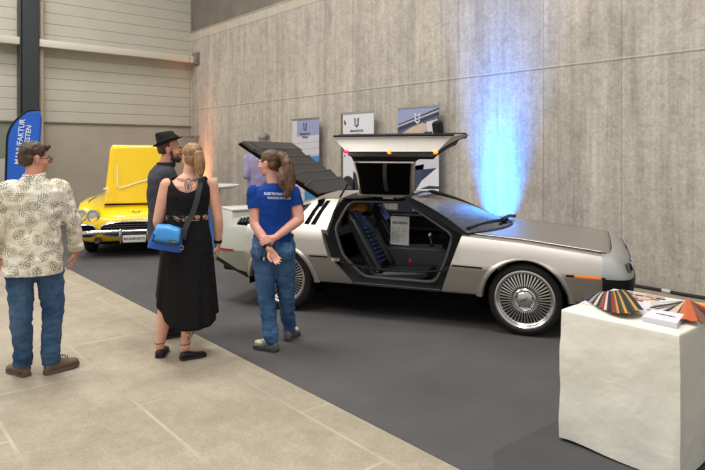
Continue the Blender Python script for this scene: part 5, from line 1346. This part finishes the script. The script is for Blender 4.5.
    for s in (-1, 1):
        P += [[(cx_+s*.025, cz_), (cx_+s*.05, cz_+.010), (cx_+s*.09, cz_+.012)], [(cx_+s*.025, cz_-.008), (cx_+s*.06, cz_-.002), (cx_+s*.088, cz_+.006)], [(cx_+s*.04, cz_-.010), (cx_+s*.065, cz_-.004)],
              [(cx_+s*.018, cz_-.03), (cx_+s*.024, cz_-.055), (cx_+s*.016, cz_-.085), (cx_+s*.026, cz_-.10)], [(cx_+s*.006, cz_-.03), (cx_+s*.008, cz_-.07)]]
    P += [[(cx_, cz_-.03), (cx_, cz_-.095)]]
    strip2('back_tattoo', P, bv)
    strip2('leg_tattoo', [cir(.015, .215, .012, 8), [(.03, .20), (.005, .14)], [(.035, .235), (.03, .255), (.02, .28)], [(.005, .18), (.01, .16)]], bv)
    # shoes, anklets, watch
    FL = mat('flat_black', (20, 20, 22), .55)
    shoe('shoe', aL+V3(0, -.045, -.09), math.radians(-8), FL, FL, b, ln=.22, w=.046, h=.045); shoe('shoe', aR+V3(-.035, -.035, -.095), math.radians(-72), FL, FL, b, ln=.205, w=.044, h=.045)
    for a_, k_ in ((aL, kL), (aR, kR)):
        c_ = a_.lerp(k_, .06); bm = BM(); tube(bm, [c_+V3(.040*math.cos(t), .040*math.sin(t), .004*math.cos(t)) for t in [2*PI*k/20 for k in range(20)]], .0035, 6, closed=True); obj('anklet', bm, mat('anklet_brown', (92, 70, 52), .6), b)
    d = (wR-eR).normalized(); bm = BM(); tube(bm, [wR-d*.045, wR-d*.02], [.034, .033], 16); obj('wristband', bm, BLK, b)
    return b, loc, rz
wd, wloc, wrz = woman_dress()
def wp(x, y, z): return Matrix.Translation(wloc) @ Matrix.Rotation(wrz, 4, 'Z') @ Vector((x, y, z))
# shoulder bag
bg = tag(empty('shoulder_bag', wp(-.145, -.215, 1.0), wrz), 'two-tone blue shoulder bag with wide dark strap hanging on the woman in the black dress', 'bag')
BB = mat('bag_blue', (28, 92, 192), .35, var=.15, vscale=9, bump=.3, bscale=14); BF = mat('bag_flap_blue', (62, 150, 222), .35, var=.06, vscale=9, bump=.25, bscale=12); BD = mat('strap_dark', (38, 44, 44), .7)
rt = Matrix.Rotation(math.radians(12), 4, 'Y')
bm = BM(); rg = []
for z, hw, hd_ in ((-.105, .118, .02), (-.10, .128, .045), (-.05, .125, .055), (.03, .105, .050), (.075, .092, .04), (.085, .088, .02)):
    rg.append([Vector((hw*math.copysign(abs(math.cos(a))**.5, math.cos(a)), hd_*math.copysign(abs(math.sin(a))**.7, math.sin(a)), z)) for a in [2*PI*k/36 for k in range(36)]])
loft(bm, rg); bmesh.ops.transform(bm, matrix=rt, verts=bm.verts); obj('bag_body', bm, BB, bg, ang=50)
bm = BM(); rows = []
for z, y, hw in ((.090, .03, .080), (.095, -.0, .086), (.088, -.045, .090), (.05, -.060, .096), (.0, -.066, .101), (-.045, -.066, .098)):
    rows.append([bm.verts.new((hw*(-1+2*j/8)-.004, y, z-.003*abs(j-4)+(-.012*(j > 6)*(z < 0)*-1))) for j in range(9)])
for a, c_ in zip(rows[:-1], rows[1:]):
    for j in range(8): bm.faces.new((a[j], a[j+1], c_[j+1], c_[j]))
bmesh.ops.transform(bm, matrix=rt, verts=bm.verts); fp = obj('bag_flap', bm, BF, bg, ang=60); md = fp.modifiers.new('s', 'SOLIDIFY'); md.thickness = .005
bm = BM(); tube(bm, [rt @ Vector(p) for p in ((-.098, -.068, .01), (-.101, -.070, -.043), (-.04, -.073, -.047), (.05, -.072, -.047), (.093, -.070, -.038), (.100, -.066, .0), (.094, -.060, .05), (.086, -.04, .09))], .006, 8); obj('flap_trim', bm, BD, bg)
bm = BM(); box(bm, (0, 0, 0), (.058, .003, .020)); bmesh.ops.transform(bm, matrix=rt @ Matrix.Translation((.050, -.073, -.020)), verts=bm.verts); lb = obj('label_patch', bm, BLK, bg)
text_mesh('label_text', 'CARGO', .015, mat('label_white', (225, 225, 225), .5), lb, rt @ Matrix.Translation((.050, -.0755, -.020)) @ Matrix.Rotation(PI/2, 4, 'X'), extrude=.0004)
bm = BM(); tube(bm, [rt @ Vector((.118, -.03, -.06+.022*0)) + Vector((.0+.016*math.cos(a), -.012, .016*math.sin(a))) for a in [2*PI*k/20 for k in range(20)]], .005, 8, closed=True); obj('strap_buckle', bm, mat('buckle_grey', (120, 124, 124), .4), bg)
def flat_strap(name, pts, wv, w_, m, parent):
    bm = BM(); rg = []
    for p, wd_ in zip(pts, wv):
        p = Vector(p); wd_ = Vector(wd_).normalized(); rg.append([p-wd_*w_, p+wd_*w_, p+wd_*w_+Vector((0, .0, .0))+wd_.cross(Vector((0, 0, 1)))*.004, p-wd_*w_+wd_.cross(Vector((0, 0, 1)))*.004])
    loft(bm, rg); return obj(name, bm, m, parent, ang=50)
def bl(x, y, z): return Vector((x+.145, y+.215, z-1.0))       # woman's frame -> bag frame
flat_strap('shoulder_strap', [bl(.095, .115, 1.22), bl(.105, .10, 1.36), bl(.115, .04, 1.445), bl(.110, -.04, 1.435), bl(.098, -.105, 1.38), bl(.075, -.140, 1.27), bl(.045, -.148, 1.17), bl(.01, -.172, 1.11), bl(-.02, -.200, 1.04), bl(-.03, -.215, .98)],
           [(1, 0, .1), (1, 0, .1), (1, 0, -.1), (1, 0, -.1), (1, 0, -.25), (1, 0, -.3), (1, 0, -.35), (1, 0, -.35), (1, 0, -.35), (1, 0, -.3)], .021, BD, bg)
flat_strap('rear_strap', [bl(-.22, -.20, .98), bl(-.19, -.05, 1.04), bl(-.17, .10, 1.08), bl(-.05, .17, 1.12), bl(.06, .15, 1.18), bl(.095, .12, 1.23)], [(0, 0, 1)]*6, .02, BD, bg)

# ---- woman in the blue T-shirt
def woman_blue():
    loc, rz = at(275, 5.1), face_away(275); SK = skin_mat('skin_pink', (226, 164, 146))
    shL, shR = V3(-.165, 0, 1.315), V3(.145, 0, 1.315); eL, eR = V3(-.165, -.05, 1.05), V3(.205, -.06, 1.08); wL, wR = V3(-.045, -.195, .855), V3(.0, -.165, .945)
    hL, hR = V3(-.10, 0, .84), V3(.075, 0, .84); kL, kR = V3(-.075, -.01, .46), V3(.09, .06, .46); aL, aR = V3(-.030, -.13, .085), V3(.125, .16, .095)
    bm = BM()
    rings_loft(bm, [(.78, -.012, 0, .165, .12), (.88, -.012, 0, .17, .125), (1.0, -.01, 0, .145, .108), (1.15, -.008, 0, .150, .105), (1.28, -.008, 0, .155, .10), (1.34, -.01, 0, .13, .08), (1.375, -.015, .005, .062, .055)], yaw=.08)
    chain(bm, [V3(-.015, .0, 1.34), V3(-.025, .01, 1.42), V3(-.035, .02, 1.50)], [.054, .049, .050])
    for s_, e_, w_ in ((shL, eL, wL), (shR, eR, wR)): chain(bm, [s_, s_.lerp(e_, .4), e_, e_.lerp(w_, .3), w_], [.057, .056, .046, .044, .027])
    for a, b_, c_ in ((hL, kL, aL), (hR, kR, aR)): chain(bm, [a, b_, c_], [.09, .056, .036])
    M = head_parts(bm, V3(-.045, .02, 1.555), math.radians(58), -.03, .95)
    hand_parts(bm, wL, (.40, -.02, -.62), (.35, -1, .2), 1, .55, .92)
    hand_parts(bm, wR, (-1, -.28, -.20), (-.2, .9, -.3), 1, .75, .92)
    b = root_body(bm, loc, rz, SK, 'woman with long brown ponytail in blue T-shirt and jeans, hands clasped behind back', voxel=.005)
    HM = hair_mat('hair_chestnut', (58, 38, 27), (116, 82, 56)); face_bits(M, b, None, HM); Mi = M.inverted(); bm = BM()
    for c_, r_ in (((0, -.018, .044), (.083, .102, .082)), ((0, -.05, -.010), (.076, .060, .058))): ellipsoid(bm, c_, r_)
    bmesh.ops.transform(bm, matrix=M, verts=bm.verts)
    hr = fuse('hair', bm, HM, b, voxel=.005, smooth=2, noise_amp=.006, noise_scale=24, keep=lambda p: not ((Mi @ p).y > .058 and (Mi @ p).z < .075) and not (abs((Mi @ p).x) > .055 and (Mi @ p).z < .0 and (Mi @ p).y > -.03))
    bm = BM(); chain(bm, [V3(.035, -.045, 1.625), V3(.075, -.085, 1.610), V3(.105, -.115, 1.54), V3(.105, -.135, 1.44), V3(.110, -.145, 1.36), V3(.10, -.15, 1.30), V3(.09, -.15, 1.265)], [.028, .040, .052, .056, .050, .030, .010])
    chain(bm, [V3(.07, -.115, 1.50), V3(.065, -.145, 1.42), V3(.06, -.15, 1.35)], [.035, .04, .018])
    fuse('ponytail', bm, HM, hr, voxel=.006, smooth=1, noise_amp=.016, noise_scale=24, stretch=(1, 1, .35))
    bm = BM(); tube(bm, [V3(.045+.018*math.cos(a), -.055-.018*math.cos(a), 1.62+.03*math.sin(a)) for a in [2*PI*k/16 for k in range(16)]], .008, 8, closed=True); obj('hair_tie', bm, mat('hair_tie', (90, 60, 40), .7), hr)
    TS = cloth_mat('royal_blue_jersey', (10, 58, 136), .12, 5, wr=.3); bm = BM()
    rings_loft(bm, [(.89, -.012, 0, .180, .135), (.95, -.012, 0, .176, .132), (1.02, -.010, 0, .163, .124), (1.15, -.008, 0, .168, .122), (1.27, -.008, 0, .176, .116), (1.335, -.01, 0, .150, .095), (1.375, -.014, .004, .085, .07), (1.39, -.015, .005, .068, .06)], yaw=.08, seg=36)
    for s_, e_ in ((shL, eL), (shR, eR)): chain(bm, [s_+V3(0, 0, -.01), s_.lerp(e_, .50)], [.066, .066])
    def kt(p):
        if p.z < .90: return False
        if p.z > 1.385: return False
        for s_, e_ in ((shL, eL), (shR, eR)):
            d = (e_-s_).normalized(); q = p-(s_.lerp(e_, .50))
            if q.dot(d) > .01 and abs(p.x) > .13 : return False
        return True
    ts = fuse('t_shirt', bm, TS, b, voxel=.006, smooth=4, noise_amp=.011, noise_scale=9, stretch=(1, 1, .8), keep=kt)
    md = ts.modifiers.new('s', 'SOLIDIFY'); md.thickness = .003; md.offset = 1
    bv = [bvh_of(ts)]; TW = mat('print_shirt_white', (214, 222, 236), .7)
    for t_, z, x, sz in (('ELEKTROMOBILE', 1.300, .015, .028), ('NACHRÜSTUNG', 1.265, .035, .026)):
        o = text_mesh('shirt_print', t_, sz, TW, b, Matrix.Translation((x, -.5, z)) @ Matrix.Rotation(math.radians(3), 4, 'Y') @ Matrix.Rotation(PI/2, 4, 'X'), extrude=0, bold=.0006, spacing=1.0)
        drape(o, bv, (0, 1, 0), back=0, off=.005)
    DN = denim_mat('denim_blue', (42, 72, 108), (82, 116, 156)); bm = BM()
    rings_loft(bm, [(.80, -.012, 0, .188, .135), (.86, -.012, 0, .186, .138), (.93, -.012, 0, .168, .124), (.955, -.012, 0, .160, .118)], yaw=.08)
    for s in (-1, 1): ellipsoid(bm, (-.012+s*.085, -.055, .82), (.095, .095, .10))
    chain(bm, [hL+V3(0, 0, -.03), hL.lerp(kL, .5), kL, kL.lerp(aL, .5), aL+V3(0, 0, .02)], [.105, .094, .076, .068, .062]); chain(bm, [hR+V3(0, 0, -.03), hR.lerp(kR, .5), kR, kR.lerp(aR, .5), aR+V3(0, 0, .01)], [.105, .094, .076, .066, .060])
    jn = fuse('jeans', bm, DN, b, voxel=.007, smooth=4, noise_amp=.010, noise_scale=10, stretch=(1, 1, 1.8), keep=lambda p: .055 < p.z < .955)
    bm = BM(); tube(bm, [V3(-.012+.166*math.cos(a), .124*math.sin(a), .935) for a in [2*PI*k/40 for k in range(40)]], .006, 8, closed=True, flat=3); obj('belt', bm, mat('belt_dark', (30, 32, 40), .6), jn)
    # back pockets stitched outlines
    bvj = [bvh_of(jn)]; ST_ = mat('stitch', (110, 140, 172), .8)
    for s in (-1, 1):
        bm = BM(); cx_ = -.012+s*.085; pts = [(cx_-.06, .90), (cx_-.055, .80), (cx_, .775), (cx_+.055, .80), (cx_+.06, .90), (cx_-.06, .90)]
        for a, c_ in zip(pts[:-1], pts[1:]):
            a, c_ = Vector((a[0], -.5, a[1])), Vector((c_[0], -.5, c_[1])); d = c_-a; sd = Vector((-d.z, 0, d.x)).normalized()*.002; pr = None
            for k in range(9):
                p = a+d*k/8; cur = (bm.verts.new(p-sd), bm.verts.new(p+sd))
                if pr: bm.faces.new((pr[0], pr[1], cur[1], cur[0]))
                pr = cur
        o = obj('pocket_seam', bm, ST_, jn, smooth=False); drape(o, bvj, (0, 1, 0), back=0, off=.003)
    d = (wL-eL).normalized(); bm = BM(); tube(bm, [wL-d*.05, wL-d*.018], [.034, .033], 18); wt = obj('watch', bm, BLK, b)
    bm = BM(); box(bm, wL-d*.034+V3(.012, -.032, .01), (.034, .010, .036), bev=.003); obj('watch_face', bm, mat('watch_glass', (50, 60, 60), .15), wt)
    SH = mat('sneaker_grey', (104, 104, 100), .7, var=.3, vscale=30); SO = mat('sneaker_sole', (62, 64, 66), .6); SC_ = mat('sneaker_cream', (196, 190, 168), .7)
    s1, M1 = shoe('shoe', V3(.02, -.165, .0045), math.radians(56), SH, SO, b, ln=.235, w=.042, h=.08); s2, M2 = shoe('shoe', V3(.10, .10, .0045), math.radians(-26), SH, SO, b, ln=.235, w=.042, h=.085, pitch=0)
    for M_, s_ in ((M1, s1), (M2, s2)):
        bm = BM(); ellipsoid(bm, (0, .165, .056), (.036, .06, .020)); ellipsoid(bm, (0, .11, .078), (.030, .05, .016)); bmesh.ops.transform(bm, matrix=M_, verts=bm.verts); obj('toe_panel', bm, SC_, s_); laces(M_, SC_, s_, ln=.255, h=.088)
    return loc, rz
bloc, brz = woman_blue()
def bp_(x, y, z): return Matrix.Translation(bloc) @ Matrix.Rotation(brz, 4, 'Z') @ Vector((x, y, z))
kf = tag(empty('key_holder', bp_(-.105, -.19, .80), brz), 'small key holder with pale tag hanging from the back pocket of the jeans', 'keys')
bm = BM(); tube(bm, [(0, 0, .045), (.002, -.004, .0)], .003, 6); obj('cord', bm, BLK, kf)
bm = BM(); box(bm, (-.004, -.006, -.015), (.022, .006, .034), rz=.2, bev=.003); obj('fob', bm, BLK, kf)
bm = BM(); box(bm, (.014, -.008, -.022), (.012, .005, .026), bev=.002); obj('tag_plate', bm, mat('tag_pale', (190, 192, 190), .4), kf)

# ---- man behind the engine cover
def man_far():
    loc, rz = at(259, 9.55), face_away(259); SK = skin_mat('skin_far', (208, 152, 128)); yaw = math.radians(-20)
    bm = BM(); rings_loft(bm, [(.88, 0, 0, .16, .11), (1.05, 0, 0, .16, .115), (1.3, 0, 0, .18, .12), (1.46, 0, 0, .175, .11), (1.53, 0, 0, .11, .08), (1.56, .01, 0, .06, .06)], yaw=yaw)
    shL, shR = V3(-.17, .02, 1.48), V3(.18, -.02, 1.48); eL, eR = V3(-.185, -.08, 1.22), V3(.30, .08, 1.30); wL, wR = V3(-.06, .16, 1.28), V3(.20, .12, 1.60)
    chain(bm, [V3(.03, 0, 1.50), V3(.05, .01, 1.60), V3(.08, .03, 1.68)], [.065, .058, .056])
    for s_, e_, w_ in ((shL, eL, wL), (shR, eR, wR)): chain(bm, [s_, e_, w_], [.055, .042, .028])
    hp = (V3(-.09, 0, .92), V3(.09, 0, .92)); kn = (V3(-.10, .02, .5), V3(.10, .02, .5)); an = (V3(-.10, 0, .09), V3(.11, 0, .09))
    for a, b_, c_ in zip(hp, kn, an): chain(bm, [a, b_, c_], [.085, .056, .038])
    M = head_parts(bm, V3(.085, .03, 1.735), math.radians(-35), -.12, 1.0)
    hand_parts(bm, wR, (-.1, .2, 1), (-1, 0, .1), 1, .3); hand_parts(bm, wL, (1, .3, .2), (0, 0, 1), 1, .4)
    b = root_body(bm, loc, rz, SK, 'grey-haired man in a lavender shirt beyond the raised engine cover', voxel=.007); b.scale = (1.05,)*3
    HM = hair_mat('hair_grey', (84, 78, 72), (140, 134, 126)); face_bits(M, b, None, HM); Mi = M.inverted(); bm = BM(); ellipsoid(bm, (0, -.02, .045), (.084, .100, .084)); ellipsoid(bm, (0, -.05, -.01), (.075, .055, .06)); bmesh.ops.transform(bm, matrix=M, verts=bm.verts)
    fuse('hair', bm, HM, b, voxel=.006, smooth=2, noise_amp=.008, noise_scale=26, keep=lambda p: not ((Mi @ p).y > .05 and (Mi @ p).z < .06) and not (abs((Mi @ p).x) > .06 and (Mi @ p).z < .01 and (Mi @ p).y > -.03))
    t = NT('lavender_check'); v = t.coords((1, 1, 1)); ck = t.n('ShaderNodeTexChecker'); t.l(v, ck.inputs[0]); ck.inputs['Scale'].default_value = 70; ck.inputs['Color1'].default_value = (*L((122, 112, 146)), 1); ck.inputs['Color2'].default_value = (*L((152, 142, 172)), 1)
    t.l(ck.outputs[0], t.b.inputs['Base Color']); t.b.inputs['Roughness'].default_value = .85; t.bump(t.noise(v, 13, 3), .4, .02)
    bm = BM(); rings_loft(bm, [(.86, 0, 0, .18, .13), (1.05, 0, 0, .18, .135), (1.3, 0, 0, .20, .14), (1.45, 0, 0, .198, .128), (1.53, .005, 0, .13, .095), (1.57, .02, 0, .075, .07)], yaw=yaw)
    for s_, e_, w_ in ((shL, eL, wL), (shR, eR, wR)): chain(bm, [s_, e_, w_], [.070, .058, .044])
    fuse('shirt', bm, t.m, b, voxel=.009, smooth=4, noise_amp=.01, noise_scale=10, keep=lambda p: p.z > .87)
    bm = BM(); rings_loft(bm, [(.84, 0, 0, .165, .12), (1.0, 0, 0, .16, .115)], yaw=yaw)
    for a, b_, c_ in zip(hp, kn, an): chain(bm, [a, b_, c_], [.105, .078, .062])
    fuse('trousers', bm, cloth_mat('grey_trousers', (70, 72, 82)), b, voxel=.011, smooth=3, noise_amp=.01, keep=lambda p: p.z > .06)
    SH = mat('shoe_black', (24, 24, 25), .5)
    for a_ in an: shoe('shoe', a_+V3(0, -.06, -.09), yaw, SH, SH, b, ln=.28, w=.05, h=.09)
man_far()
